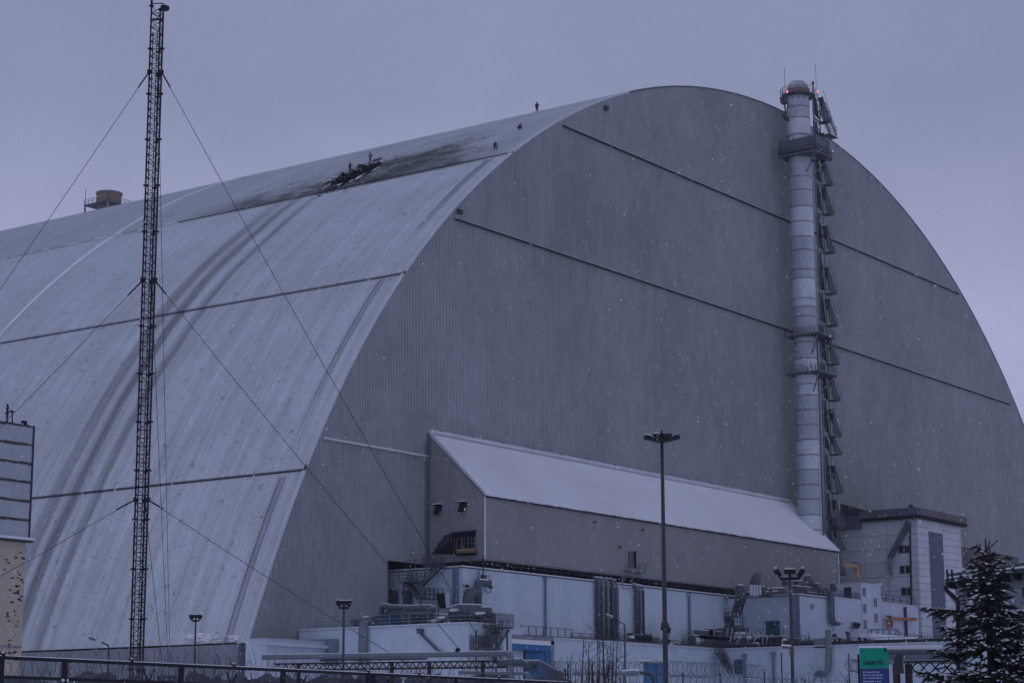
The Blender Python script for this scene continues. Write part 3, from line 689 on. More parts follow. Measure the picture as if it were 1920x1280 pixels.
for (a, b_, wd, hh) in (((1492, 1092), (1508, 1092), .8, .5), ((1505, 1095), (1522, 1093), .7, .4), ((1450, 1104), (1470, 1104), .5, .3), ((1470, 1090), (1478, 1090), .6, 1.2), ((1490, 1102), (1556, 1108), .6, .6), ((1400, 1112), (1500, 1109), .5, .35), ((1512, 1112), (1556, 1116), .5, .35)):
    A, B = E_(*a), E_(*b_); o = MB().bar(A, B, wd, hh).build('duct', M['grate'], eq)
    MB().bar(A+V(0, 0, hh/2+.06), A+(B-A)*random.uniform(.4, .95)+V(0, 0, hh/2+.06), wd*.8, .12).build('duct_snow', M['snow'], o)
m2 = MB()
for k in range(40):
    px = random.uniform(1380, 1560); q = E_(px, 1113+(px-1380)*.01, random.uniform(134.8, 139)); m2.bar(q, q+V(random.uniform(-.3, .3), 0, random.uniform(.4, 1.3)), .07)
m2.build('small_pipework', M['grate'], eq, kind='stuff')

# office block: white steps and windows
off = thing('office_block', 'small white stepped office block with narrow windows right of the turret', 'building', (272.6, 134.2, 0))
ZO = 24.2
MB().box((272.6, 134.2, ZT-8), (279.1, 138.5, ZO)).build('wall', M['paint2'], off)
MB().box((263.6, 134.3, 13), (272.55, 138.5, 21.6)).build('wall', M['paint2'], off)
MB().box((279.15, 134.25, 13), (291.7, 138.5, 21.7)).build('wall', M['paint2'], off)
m2 = MB().box((272.5, 134.1, ZO), (279.2, 138.6, ZO+.12)); m2.build('roof_edge', M['trim'], off)
MB().box((263.6, 134.2, 21.6), (272.4, 134.5, 21.75)).build('roof_edge', M['trim'], off); MB().box((279.3, 134.15, 21.7), (291.7, 134.45, 21.85)).build('roof_edge', M['trim'], off)
def window(px, py, w_=1.15, h_=1.45, Y=134.2):
    q = onY(px, py, Y); f = MB()
    x0, x1, z0, z1 = q[0]-w_/2, q[0]+w_/2, q[2]-h_/2, q[2]+h_/2
    for lo, hi in (((x0, z0), (x0+.07, z1)), ((x1-.07, z0), (x1, z1)), ((x0+.07, z0), (x1-.07, z0+.07)), ((x0+.07, z1-.07), (x1-.07, z1)), ((q[0]-.05, z0+.07), (q[0]+.05, z1-.07))):
        f.box((lo[0], Y-.07, lo[1]), (hi[0], Y-.003, hi[1]))
    o = f.build('window', M['frame'], off)
    for s in (-1, 1):
        c = q[0]+s*(w_/4-.03); MB().box((c-w_/4+.05, Y-.06, z0+.08), (c+w_/4-.03, Y-.005, z1-.08)).build('pane', M['glass'], o)
for px, py in ((1620, 1109), (1621, 1140), (1622, 1170), (1641, 1129), (1642, 1158)): window(px, py)
q = onX(1590, 1113, 272.5); f = MB().box((272.45, q[1]-.7, q[2]-1.1), (272.59, q[1]+.7, q[2]+1.1)); o = f.build('window', M['frame'], off)
MB().box((272.42, q[1]-.58, q[2]-1.0), (272.44, q[1]+.58, q[2]+1.0)).build('pane', M['glass'], o)
m2 = MB().rail([(272.3, 138.3, 21.6), (272.3, 134.4, 21.6), (264, 134.4, 21.6)], 1.1, .7, .03); m2.build('roof_railing', M['grate'], off)
q = onY(1604, 1170, 133.6); m2 = MB().prism([onY(1600, 1177, 133.4), onY(1610, 1178, 133.4), onY(1615, 1168, 134.1), onY(1603, 1166, 134.1)], (0, .08, 0)); m2.build('hood', M['black'], off)
MB().bar(onY(1600, 1165, 133.9), onY(1612, 1166, 133.9), .7, .1).build('hood_top', M['paint2'], off)
a = onY(1697, 1137, 134.0); MB().bar(a, (a[0]+.3, a[1], 13), .3).build('downpipe', M['dark'], off)
a = onY(1703.5, 1137, 134.1); MB().box((a[0]-.6, 134.05, 13), (291.8, 134.19, a[2]-.1)).build('side_panel', M['paint2'], off)
MB().cbox(onY(1645, 1094, 136)-V(0, 0, .1), (1.2, 1.0, .4)).build('roof_hatch', M['frame'], off)

# orange jib cranes
def jib(px, py, arm, base, label, Y, wd=.42, mt='orange'):
    b0 = onY(base[0], base[1], Y); top = onY(px, py, Y); e_ = onY(arm[0], arm[1], Y)
    t = thing('jib_crane', label, 'crane', b0, 'orange jib cranes by the office block')
    MB().bar(b0, top, wd*1.3).build('column', M[mt], t)
    MB().bar(top+unit(e_-top)*.3, e_, wd, wd*1.1).build('jib_arm', M[mt], t)
    MB().cbox(top+V(0, 0, .35), (1.6, .5, .16)).build('top_plate', M['dark'], t)
    m2 = MB(); m2.bar(top+V(.9, 0, .1), top+V(.8, -.1, -1.3), .35); m2.build('hoist', M['rust'], t)
jib(1666, 1159, (1718, 1160), (1667, 1178), 'orange jib crane with its long arm level below the office block windows', 133.4)
jib(1606, 1060, (1580, 1059), (1607, 1086), 'shorter yellow-orange jib crane on the office block roof beside the annex end', 136, .5, 'yellow')

# lower tier --------------------------------------------------------
ZL = 13.55
low = thing('lower_hall', 'low pale blue hall in front whose terrace carries snow covered pipes', 'building', (169, 128.6, 0))
w = MB(); footprint(w, [(169, 152.4), (169, 128.6), (176.7, 128.6), (176.7, 140.6), (240.6, 140.6), (240.6, 100), (300, 100), (300, 134.1), (252, 143.6), (187.6, 143.6), (187.6, 152.4)], 0, ZL)
w.build('wall', M['paint'], low)
MB().box((240.75, 100.2, ZL+.003), (252, 134, ZL+.06)).build('terrace_surface', M['dark'], low); MB().box((187, 140.75, ZL+.003), (252, 143.6, ZL+.05)).build('terrace_surface', M['dark'], low)
MB().box((241.0, 104, ZL+.06), (241.3, 140.6, ZL+.62)).build('terrace_upstand', M['dark'], low); MB().box((206, 141.05, ZL+.06), (241.0, 141.25, ZL+.42)).build('terrace_upstand', M['dark'], low)
m2 = MB(); parapet(m2, [(168.95, 152.3), (168.95, 128.55), (176.7, 128.55)], ZL, .14); parapet(m2, [(181.3, 140.5), (240.5, 140.5), (240.5, 100)], ZL, .14); m2.build('parapet', M['trim'], low)
MB().rail([(169.1, 150, ZL+.14), (169.1, 128.8, ZL+.14), (176.5, 128.8, ZL+.14)], 1.15, 2.6, .035, (1, .62, .3)).build('terrace_railing', M['steel'], low)
MB().rail([(195.2, 140.7, ZL+.14), (206, 140.7, ZL+.14)], 1.15, 1.45, .04, (1, .05)).build('terrace_railing', M['grate'], low)
MB().rail([(206, 140.9, ZL+.14), (240.7, 140.9, ZL+.14), (240.7, 104, ZL+.14)], .75, 2.2, .04, (1, .55)).build('terrace_railing', M['grate'], low)
MB().box((181.4, 140.72, ZL+.02), (240.6, 143.5, ZL+.3)).build('terrace_kerb', M['concrete_dark'], low)
MB().box((176.8, 140.35, ZL-1.2), (195.0, 140.58, ZL+1.05)).build('raised_parapet', M['paint'], low)
# left bay details: mossy downpipe, cable tray, rain pipe
def B_(px, py, x=168.75): return onX(px, py, x)
for dx, r in ((0, .42), (5, .2), (-5, .2)):
    q = B_(682+dx, 1172); o = MB().tube([(169.6, q[1], ZL+.55), (169.2, q[1], ZL+.75), (168.75, q[1], ZL+.5), (168.65, q[1], ZL), (168.65, q[1], 3)], r, 10).build('riser_pipe', M['steel'], low, smooth=True)
    if dx == 0: MB().blob((169.1, q[1], ZL+.75+r), (.5, .4, .12)).build('pipe_snow', M['snow'], o)
MB().tube([B_(787, 1183), B_(790, 1188), B_(816, 1214), B_(832, 1226)], .16, 8).build('slanting_pipe', M['pipe'], low); MB().cbox(B_(787, 1182), (.3, .8, .5)).build('rain_hopper', M['pipe'], low)
# facade boards seen at far left of bay
MB().box((168.4, 146.5, 3), (168.9, 152.3, ZL-1.1)).build('side_cladding', M['paint_dark'], low)
# gate with blue canopy
gt = thing('blue_gate', 'bright blue folding steel gate with a blue canopy beside white doors', 'gate', onY(990, 1290, 140.2))
def G(px, py, y=140.3): return onY(px, py, y)
def gbox(x0, y0, x1, y1, ya, yb, name, mt):
    a, b_ = G(x0, y1, ya), G(x1, y0, ya); return MB().box((a[0], ya, a[2]), (b_[0], yb, b_[2])).build(name, M[mt], gt)
gbox(936, 1194, 1039, 1201, 139.9, 140.5, 'lintel', 'concrete_dark')
o = gbox(941, 1204, 1033, 1215, 138.7, 139.8, 'canopy', 'blue'); gbox(941, 1201.5, 1033, 1204, 138.6, 139.8, 'canopy_snow', 'snow')
gbox(985, 1215, 1023, 1400, 140.0, 140.3, 'door_leaf', 'blue'); gbox(1023.6, 1215, 1031, 1400, 139.9, 140.3, 'door_leaf', 'blue'); gbox(951, 1215, 983, 1400, 140.1, 140.4, 'white_door_leaf', 'paint2'); gbox(1034, 1201, 1039, 1400, 139.9, 140.5, 'gate_post', 'concrete_dark')
gbox(983.2, 1212, 984.8, 1400, 140.0, 140.3, 'gap', 'black')
# second blue door and small ones
bd = thing('blue_booth', 'small bright blue steel booth with snowy roof behind the razor wire', 'booth', onZ(1215, 1400, .01) if False else onY(1216, 1300, 120))
a, b_ = onY(1201.5, 1300, 120), onY(1231, 1244, 120)
MB().box((a[0], 119, 0), (b_[0]-.2, 119.6, b_[2])).build('booth_body', M['blue'], bd); MB().box((a[0]-.4, 118.8, b_[2]), (b_[0]+.1, 119.8, b_[2]+.16)).build('booth_roof', M['paint_dark'], bd); MB().box((a[0]-.4, 118.8, b_[2]+.165), (b_[0]+.1, 119.8, b_[2]+.32)).build('roof_snow', M['snow'], bd)
MB().box(((a[0]+b_[0])/2-.05, 118.93, 0), ((a[0]+b_[0])/2+.05, 118.99, b_[2]-.2)).build('door_seam', M['teal'], bd)
# dark doorway with rain pipe on the return face
def R(px, py, x=240.4): return onX(px, py, x)
a, b_ = R(1377, 1236), R(1393, 1262)
MB().box((240.35, b_[1], b_[2]), (240.55, a[1], a[2])).build('doorway', M['teal'], low, label='dark teal doorway on the return face')
for px, y0_ in ((1395, 1228), (1449, 1224)):
    q = R(px, y0_, 240.2); MB().bar(q, (240.2, q[1], 3), .3).build('downpipe', M['paint_dark'], low); MB().cbox(q, (.4, .7, .4)).build('rain_hopper', M['paint_dark'], low)
# big bent duct on front of the lower hall right side
q = [R(1553, 1180, 240.0), R(1553, 1255, 240.0), R(1547, 1262, 239.8), R(1530, 1263, 239.6)]
MB().tube(q, .42, 10).build('bent_duct', M['steel'], low, smooth=True)
MB().box(tuple(np.minimum(R(1527, 1214, 240.6), R(1553, 1196, 241.2))), tuple(np.maximum(R(1527, 1214, 240.6), R(1553, 1196, 241.2)))).build('duct_box', M['steel'], low)

# stair from terrace down right of bay
st = thing('terrace_stair', 'steel stair with caged landing dropping from the terrace beside the blue gate', 'stairs', onY(930, 1230, 128))
def S_(px, py, y=127.6): return onY(px, py, y)
for nm, a, b_ in (('landing', (918, 1175), (952, 1177)), ('landing', (893, 1215), (930, 1216))):
    A, B = S_(*a), S_(*b_); MB().bar(A, B, 1.6, .16).build('landing', M['grate'], st)
    m2 = MB().rail([A+V(0, -.8, .1), B+V(0, -.8, .1)], 1.3, .28, .03, (1, .5)); m2.rail([A+V(0, .8, .1), B+V(0, .8, .1)], 1.3, .28, .03); m2.build('landing_cage', M['grate'], st)
for a, b_ in (((925, 1213), (948, 1180)), ((935, 1181), (912, 1213)), ((922, 1218), (945, 1250))):
    m2 = MB(); flight(m2, S_(*a), S_(*b_), 1.0, 10); m2.build('flight', M['grate'], st)
m2 = MB(); 
for px in (893, 930, 951): A = S_(px, 1180); m2.bar(A, (A[0], A[1], 0), .14)
m2.build('stair_post', M['grate'], st)
st2 = thing('corner_stair', 'dark zigzag stair in the angle between hall and turret', 'stairs', onX(1370, 1215, 239.4))
def C_(px, py, x=249.): return onX(px, py, x)
for a, b_ in (((1362, 1157), (1384, 1156)), ((1363, 1121), (1400, 1119)), ((1350, 1175), (1392, 1174))):
    A, B = C_(*a), C_(*b_); MB().bar(A, B, 1.4, .16).build('landing', M['grate'], st2); MB().rail([A+V(-.6, 0, .1), B+V(-.6, 0, .1)], 1.2, .55, .03).build('handrail', M['grate'], st2)
for a, b_ in (((1383, 1154), (1395, 1122)), ((1363, 1159), (1375, 1175)), ((1376, 1155), (1384, 1126))):
    m2 = MB(); flight(m2, C_(*a), C_(*b_), .9, 8); m2.build('flight', M['grate'], st2)
for a, b_ in (((1345, 1222), (1362, 1250)), ((1352, 1224), (1370, 1262))):
    m2 = MB(); flight(m2, onX(*a, 239.6), onX(*b_, 239.6), 1.0, 9); m2.build('flight', M['grate'], st2)
m2 = MB().bar(C_(1343, 1158), C_(1365, 1157), .3, .2); m2.bar(C_(1374, 1160), C_(1368, 1178), .3); m2.build('support_beam', M['dark'], st2)

# pipework on the left terrace
pw = thing('terrace_pipework', 'thick lagged pipes with snow along the left terrace of the lower hall', 'pipes', onX(760, 1165, 172))
def W_(px, py, x=172.5): return onX(px, py, x)
def snowpipe(par, pts, r, mt='pipe', name='pipe', n=10, sn=True):
    o = MB().tube(pts, r, n).build(name, M[mt], par, smooth=True)
    if sn:
        s_ = MB().tube([np.array(p)+V(0, 0, r*.84) for p in pts], r*.34, 6); s_.build('pipe_snow', M['snow'], o, smooth=True)
    return o
snowpipe(pw, [W_(716, 1150), W_(716, 1137), W_(722, 1135), W_(735, 1138), W_(765, 1139), W_(807, 1138), W_(815, 1143)], .30)
snowpipe(pw, [W_(735, 1147), W_(770, 1149), W_(812, 1149)], .34)
snowpipe(pw, [W_(757, 1164), W_(759, 1150), W_(759, 1137)], .3, 'steel')
snowpipe(pw, [W_(845, 1152), W_(848, 1144), W_(860, 1141), W_(885, 1141), W_(903, 1142)], .5)
snowpipe(pw, [W_(843, 1160), W_(850, 1152), W_(880, 1151), W_(900, 1150)], .4, 'grate')
snowpipe(pw, [W_(878, 1158), W_(886, 1150), W_(895, 1147), W_(918, 1147)], .55, 'pipe')
snowpipe(pw, [W_(823, 1157), W_(838, 1159)], .4, 'grate'); snowpipe(pw, [W_(815, 1165), W_(830, 1165)], .3, 'grate')
for a, b_, mt in (((690, 1160), (712, 1173), 'grate'), ((712, 1152), (735, 1168), 'teal'), ((735, 1155), (757, 1168), 'navy'), ((762, 1152), (818, 1168), 'grate'), ((850, 1152), (900, 1166), 'grate'), ((898, 1148), (918, 1163), 'pipe'), ((663, 1160), (690, 1170), 'grate')):
    A, B = W_(a[0], b_[1], 174), W_(b_[0], a[1], 174); MB().box((173.5, min(A[1], B[1]), ZL), (175, max(A[1], B[1]), max(A[2], B[2]))).build('plant_cabinet', M[mt], pw)
m2 = MB(); 
for px in (716, 722, 757, 770): q = W_(px, 1140, 171); m2.bar((171, q[1], ZL), q, .16)
for k in range(50):
    px = random.uniform(690, 920); q = W_(px, 1166, random.uniform(170, 176)); z = ZL; m2.bar((q[0], q[1], z), (q[0], q[1]+random.uniform(-.5, .5), z+random.uniform(.3, 1.5)), .08)
m2.build('pipe_support', M['grate'], pw, kind='stuff')
for px, py in ((828, 1157), (852, 1143), (900, 1149), (815, 1163)): MB().blob(W_(px, py, 171.5), (.3, .7, .16)).build('snow_cap', M['snow'], pw)
# plant on the middle terrace
pm = thing('terrace_plant', 'cluster of fans, drums and railings on the terrace at the foot of the hall', 'machinery', (232, 141.5, ZL))
def M_(px, py, y=141.4): return onY(px, py, y)
for px, py, r, mt in ((1237, 1191, .7, 'frame'), (1272, 1203, .45, 'frame'), (1306, 1201, .5, 'trim')):
    q = M_(px, py); o = MB().tube([q+V(-.2, 0, 0), q+V(1.6, .2, 0)], r, 12).build('drum', M['steel'], pm, smooth=True)
    MB().tube([q+V(-.3, 0, 0), q+V(0, 0, 0)], r*1.03, 12).build('drum_end', M['snow'], o)
q = M_(1251, 1184); m2 = MB(); 
for k in range(5): m2.blob(q+V(random.uniform(-.9, .9), 0, random.uniform(-1.6, 1.0)), (.7, .5, .7))
m2.build('black_fan', M['black'], pm)
for a, b_ in (((1185, 1190), (1222, 1200)), ((1190, 1196), (1240, 1200)), ((1205, 1192), (1213, 1200)), ((1310, 1186), (1380, 1196)), ((1340, 1176), (1400, 1186)), ((1385, 1192), (1470, 1206)), ((1300, 1198), (1400, 1212)), ((1420, 1196), (1500, 1208)), ((1328, 1181), (1342, 1190)), ((1500, 1200), (1530, 1210))):
    far = a[0] > 1330; A, B = (C_(a[0], b_[1], 244), C_(b_[0], a[1], 244)) if far else (M_(a[0], b_[1]), M_(b_[0], a[1]))
    lo, hi = np.minimum(A, B), np.maximum(A, B)
    if far: lo[0], hi[0] = 243.6, 244.6
    else: lo[1], hi[1] = 141.3, 142.2
    o = MB().box(lo, hi).build('plant_box', M[random.choice(['grate', 'pipe', 'grate', 'strip'])], pm)
    MB().box((lo[0], lo[1], hi[2]+.003), (hi[0], hi[1], hi[2]+random.uniform(.04, .14))).build('box_snow', M['snow' if random.random() < .45 else 'grate'], o)
for px, py in ((1182, 1194), (1384, 1186), (1391, 1186), (1385, 1194), (1471, 1200), (1330, 1192), (1345, 1192), (1256, 1207), (1418, 1206), (1404, 1195)):
    q = C_(px, py, 243.2) if px > 1325 else M_(px, py, 141.1); MB().blob(q, (.45, .5, .22)).build('snow_cap', M['snow'], pm)
m2 = MB()
for k in range(90):
    px = random.uniform(1300, 1520); q = C_(px, 1212, random.uniform(241.5, 246)); t = random.uniform(-.6, .6)
    a = V(q[0], q[1], ZL+random.uniform(0, .8)); m2.bar(a, a+V(0, t, random.uniform(.4, 1.6)), .06)
m2.build('small_pipework', M['grate'], pm, kind='stuff')
m2 = MB()
for k in range(22):
    px = random.uniform(1325, 1440); py = random.uniform(1186, 1212); q = C_(px, py, 241.2); m2.bar(q, q+V(0, -.25, .75), .07)
m2.build('snowy_rods', M['trim'], pm)
MB().rail([C_(1350, 1196, 242), C_(1410, 1195, 242)], 1.4, 1., .04, (1, .6, .3)).build('plant_railing', M['steel'], pm)
# small things in front of the office block
pr = thing('yard_plant', 'row of air conditioners, pipe loop and railings below the office block', 'machinery', (262, 128, ZL))
def Y_(px, py, y=129.5): return onY(px, py, y)
def ybox(x0, y0, x1, y1, mt, nm, y=129.5, d=.9):
    a, b_ = Y_(x0, y1, y), Y_(x1, y0, y); return MB().box((a[0], y, a[2]), (b_[0], y+d, b_[2])).build(nm, M[mt], pr)
for a in ((1560, 1187, 1570, 1194), (1562, 1196, 1569, 1205), (1570, 1194, 1579, 1204), (1607, 1193, 1616, 1204), (1618, 1195, 1630, 1204)):
    o = ybox(*a, 'frame', 'air_conditioner'); a0, b0 = Y_(a[0]+2, a[3]-1, 129.4), Y_(a[2]-1, a[1]+1, 129.4); MB().box((a0[0], 129.42, a0[2]), (b0[0], 129.49, b0[2])).build('fan_grille', M['black'], o)
MB().tube([Y_(1592, 1205), Y_(1591, 1190), Y_(1588, 1184)], .3, 8).build('bent_vent', M['pipe'], pr); MB().blob(Y_(1588, 1181.5), (.4, .4, .14)).build('vent_snow', M['snow'], pr)
lp = MB(); pts = [Y_(1627, 1206), Y_(1627, 1184), Y_(1631, 1180), Y_(1681, 1179), Y_(1686, 1183), Y_(1687, 1195)]
lp.tube(pts, .13, 8)
for px in (1634, 1645, 1656, 1668, 1680): lp.bar(Y_(px, 1181), Y_(px, 1196), .18)
lp.bar(Y_(1628, 1188), Y_(1686, 1188), .14); lp.build('pipe_loop', M['paint_dark'], pr)
ybox(1636, 1196, 1675, 1209, 'paint2', 'white_container', 128.6, 1.5); ybox(1679, 1197, 1719, 1209, 'paint2', 'white_container', 128.6, 1.5)
ybox(1634, 1194, 1720, 1196, 'snow', 'container_snow', 128.5, 1.8)
ybox(1550, 1202, 1634, 1213, 'grate', 'plinth', 130.2, .5)
MB().rail([Y_(1680, 1197, 131), Y_(1745, 1205, 131)], 1., 1., .04).build('yard_railing', M['grate'], pr)

# ------------------------------------------------------------------ concrete tower
KX, KY, KX2, KZ = 299.0, 136.9, 315.9, 36.4
kt = thing('concrete_tower', 'precast concrete panel tower with blue-grey vertical strip and dark parapet', 'building', (KX, KY, 0))
MB().box((KX+.25, KY+.25, 0), (KX2-.1, Y0F-.5, KZ)).build('core_wall', M['concrete_dark'], kt)
PH = 1.13; rows = int(KZ/PH)
def panel(lo, hi, mt='concrete', nm='wall_panel'):
    MB().box(lo, hi).build(nm, M[mt], kt)
ycols = [KY, KY+1.25, KY+5.4, KY+9.6, Y0F-.6]
r_first = 11
for r in range(r_first, rows+1):
    z0, z1 = r*PH+.03, min((r+1)*PH-.03, KZ)
    if z1-z0 < .2: continue
    for (ya, yb) in zip(ycols, ycols[1:]):
        if r % 2 == 0 or (yb-ya) < 2: panel((KX, ya+.03, z0), (KX+.24-random.uniform(0, .03), yb-.03, z1 if (yb-ya) < 2 else min((r+2)*PH-.03, KZ)))
    for (xa, xb) in ((KX+.27, KX+4.1), (KX+9.7, KX2)):
        panel((xa, KY, z0), (xb-.03, KY+.24-random.uniform(0, .03), z1))
panel((KX, KY+.0, 0), (KX+.24, Y0F-.6, r_first*PH-.03)); panel((KX+.27, KY, 0), (KX2, KY+.24, r_first*PH-.03))
for k in range(11):
    x = KX+4.15+k*.5; MB().box((x, KY+.05+(.02 if k % 2 else 0), 8), (x+.5, KY+.24, KZ-1.9)).build('strip_sheet', M['strip'], kt)
panel((KX+4.12, KY, KZ-1.85), (KX+9.67, KY+.22, KZ))
# parapet with overhang
MB().box((KX-.9, KY-.9, KZ-.1), (KX2+.9, Y0F-6.5, KZ+.35)).build('roof_slab', M['black'], kt)
MB().box((KX-.95, KY-.5, KZ+.36), (KX-.7, Y0F-6.4, KZ+1.6)).build('parapet_sheet', M['parapet'], kt)
for k in range(5):
    x = KX-.95+k*3.7; MB().box((x+.02, KY-.95, KZ+.36), (x+3.68, KY-.7, KZ+1.5-random.uniform(0, .08))).build('parapet_sheet', M['rust' if k else 'parapet'], kt)
MB().box((KX-.8, Y0F-6.3, KZ-1.2), (KX+.2, Y0F-.7, KZ+.9)).build('roof_box', M['parapet'], kt)
MB().box((KX-.4, KY+.6, KZ+1.5), (KX+.2, KY+1.2, KZ+2.1)).build('roof_stub', M['dark'], kt)
# windows, chute, cable run on the left face
def K(px, py, x=KX-.06): return onX(px, py, x)
for px, py in ((1695, 1029), (1697, 1067), (1700, 1108)):
    q = K(px, py); o = MB().box((KX-.03, q[1]-1.0, q[2]-.7), (KX+.05, q[1]+1.0, q[2]+.7)).build('window', M['concrete_dark'], kt)
    for s in (-.5, .5): MB().box((KX-.06, q[1]+s-.4, q[2]-.55), (KX-.032, q[1]+s+.4, q[2]+.55)).build('pane', M['glass'], o)
MB().bar(K(1704, 978, KX-.6), K(1669, 1045, KX-.9), .7, .8).build('chute', M['pipe'], kt); MB().bar(K(1668, 1043, KX-.7), K(1670, 1078, KX-.5), .55).build('chute_drop', M['concrete_dark'], kt)
MB().bar(K(1706, 985, KX-.15), K(1709, 1135, KX-.15), .22).build('cable_duct', M['dark'], kt)
MB().rail([K(1648, 1127, KX-1.5), K(1716, 1135, KX-1.5)], 1.2, 1.2, .04).build('ledge_railing', M['grate'], kt)
# dark hole above the tower, in the end wall
hole = MB().prism([onY(1574, 943, Y0F-.14), onY(1626, 957, Y0F-.14), onY(1626, 975, Y0F-.14), onY(1574, 972, Y0F-.14)], (0, .05, 0)).build('wall_opening', M['black'], arch)
MB().bar(onY(1573.5, 942, Y0F-.2), onY(1573.5, 985, Y0F-.2), .2).build('opening_jamb', M['trim'], arch)

fr = thing('far_block', 'low brown-roofed block with pale wall half hidden behind the spruce', 'building', (316.5, 141, 0))
a, b_ = onY(1800, 1024, 141.5), onY(1915, 1047, 141.5)
MB().box((316.2, 141.5, b_[2]-3.6), (352, 152, a[2]+.0)).build('upper_storey', M['rust'], fr, label='brown sheet upper storey'); MB().box((316.2, 141.0, b_[2]-3.9), (352, 141.45, b_[2]-3.5)).build('snowy_ledge', M['trim'], fr)
for k in range(9):
    for j in range(4): MB().box((316.2+k*4, 141.3, j*7.3), (316.2+k*4+3.95, 141.7, min(j*7.3+7.25, b_[2]-3.95))).build('wall_panel', M['concrete'], fr)
a = onY(1812, 1078, 141.2)
for k in range(5): MB().box((320+k*5.5, 141.2, a[2]-2), (323+k*5.5, 141.29, a[2]+1)).build('window', M['strip'], fr)
MB().bar((350, 150, 34), (380, 152, 33.6), .6, .4).build('gantry_pipe', M['trim'], fr)
MB().bar((352.5, 149, 30), (352.5, 149, 37), .4).build('mast_stub', M['steel'], fr)

# ------------------------------------------------------------------ stack behind the arch
q = onY(205, 363, 330)
bs = thing('rear_stack', 'tan round stack tip on a square railed platform behind the arch crest', 'chimney', (q[0], q[1], 0))
cx, cy, zt = float(q[0]), 330., float(q[2])
MB().lathe((cx, cy, 0), [(3.0, 60), (2.75, zt-.6), (2.95, zt-.4), (2.95, zt)], 24).build('shaft', M['tan'], bs, smooth=False)
MB().lathe((cx, cy, zt), [(2.98, -.1), (2.98, .06)], 24).build('rim', M['stack_dark'], bs)
zp = float(onY(205, 386, 330)[2])
MB().box((cx-3.9, cy-3.9, zp-.3), (cx+3.9, cy+3.9, zp)).build('deck', M['parapet'], bs)
MB().rail([(cx-3.8, cy+3.8, zp), (cx-3.8, cy-3.8, zp), (cx+3.8, cy-3.8, zp), (cx+3.8, cy+3.8, zp)], 1.1, 1.3, .05).build('deck_rail', M['steel'], bs)
for x, y in ((-3.7, -3.7), (3.7, -3.7), (-3.7, 3.7), (3.7, 3.7)): MB().bar((cx+x, cy+y, 60), (cx+x, cy+y, zp-.3), .3).build('leg', M['steel'], bs)
MB().bar((cx-3.7, cy+3.7, zp), (cx-3.7, cy+3.7, zp+3.6), .1).build('lightning_rod', M['steel'], bs)
m2 = MB()
for s in (-1, 1): m2.bar((cx+s*3.7, cy-3.7, zp-.3), (cx+s*2.8, cy-2.8, zp-6), .25)
m2.build('brace', M['steel'], bs, kind='stuff')
for s in (-1, 1): MB().lathe((cx+s*3.8, cy-s*-3.8, zp+1.3), [(.12, -.2), (.2, 0), (.12, .2)], 8).build('obstruction_light', M['red'], bs)

# ------------------------------------------------------------------ guyed lattice mast
MD = 110.; mb0 = atD(258.5, 1215, MD); mx, my = float(mb0[0]), float(mb0[1])
mast = thing('lattice_mast', 'tall black guyed lattice mast left of centre in front of the arch', 'mast', (mx, my, 0))
mt_top = float((EYE+ray(296, 14)*MD/math.hypot(*ray(296, 14)[:2]))[2])
# the mast leans slightly: top offset sideways
lean = (EYE+ray(296.5, 14)*MD/math.hypot(*ray(296.5, 14)[:2]))[:2]-V(mx, my)
def mp(z, dx=0, dy=0): t = z/mt_top; return V(mx+lean[0]*t, my+lean[1]*t, z)+np.array([CA[0]*dx+CF[0]*dy, CA[1]*dx+CF[1]*dy, 0])
S = .34
cor = [(-S, -.2), (S, -.2), (.06, .38)]
for (dx, dy) in cor: MB().tube([mp(z, dx, dy) for z in np.linspace(0, mt_top, 5)], .052, 6).build('leg', M['mast'], mast)
z = 0; secs = 0; zz_ = []
while z < mt_top-.2:
    z2 = min(z+2.66, mt_top); m2 = MB(); n = 6; dz = (z2-z)/n
    for k in range(n):
        za, zb2 = z+k*dz, z+(k+1)*dz
        for i in range(3):
            p, q_ = cor[i], cor[(i+1) % 3]
            m2.bar(mp(za, *p), mp(za, *q_), .03)
            m2.bar(mp(za, *(p if k % 2 else q_)), mp(zb2, *(q_ if k % 2 else p)), .026)
    for (dx, dy) in cor: c = mp(z2, dx, dy); m2.cbox(c, (.2, .2, .09))
    m2.build('lattice_section', M['mast'], mast); z = z2; zz_.append(z)
MB().tube([mp(z, -.22, -.1) for z in np.linspace(1, mt_top-1.5, 6)], .03, 5).build('cable_run', M['mast'], mast)
MB().tube([mp(z, .03, -.15) for z in np.linspace(1, mt_top-1.5, 6)], .028, 5).build('ladder_rail', M['mast'], mast)
def mz(py):
    best = None
    for zc in np.linspace(3, mt_top+5, 900):
        v = mp(zc)-EYE; yy = 640-FPX*(v@CB)/(v@CF)
        if best is None or abs(yy-py) < best[0]: best = (abs(yy-py), zc)
    return best[1]
aR, aL, aB = atD(1005, 1383, 92), atD(-600, 1395, 100), atD(322, 1392, 150)
for py in (137, 527, 937):
    zc = mz(py)
    for anc, d in ((aR, (S, -.2)), (aL, (-S, -.2)), (aB, (.06, .38))):
        p = mp(zc, *d); mid = (p+anc)/2-V(0, 0, .25)
        MB().tube([p, p*.75+anc*.25-V(0, 0, .19), mid, p*.25+anc*.75-V(0, 0, .19), anc], .017, 5).build('guy_wire', M['wire'], mast)
        e2 = p+unit(anc-p)*1.3; MB().tube([p, e2], .045, 5).build('guy_clamp', M['mast'], mast)
    m2 = MB()
    for d in cor: m2.cbox(mp(zc, *d), (.18, .18, .22))
    m2.build('guy_collar', M['mast'], mast)
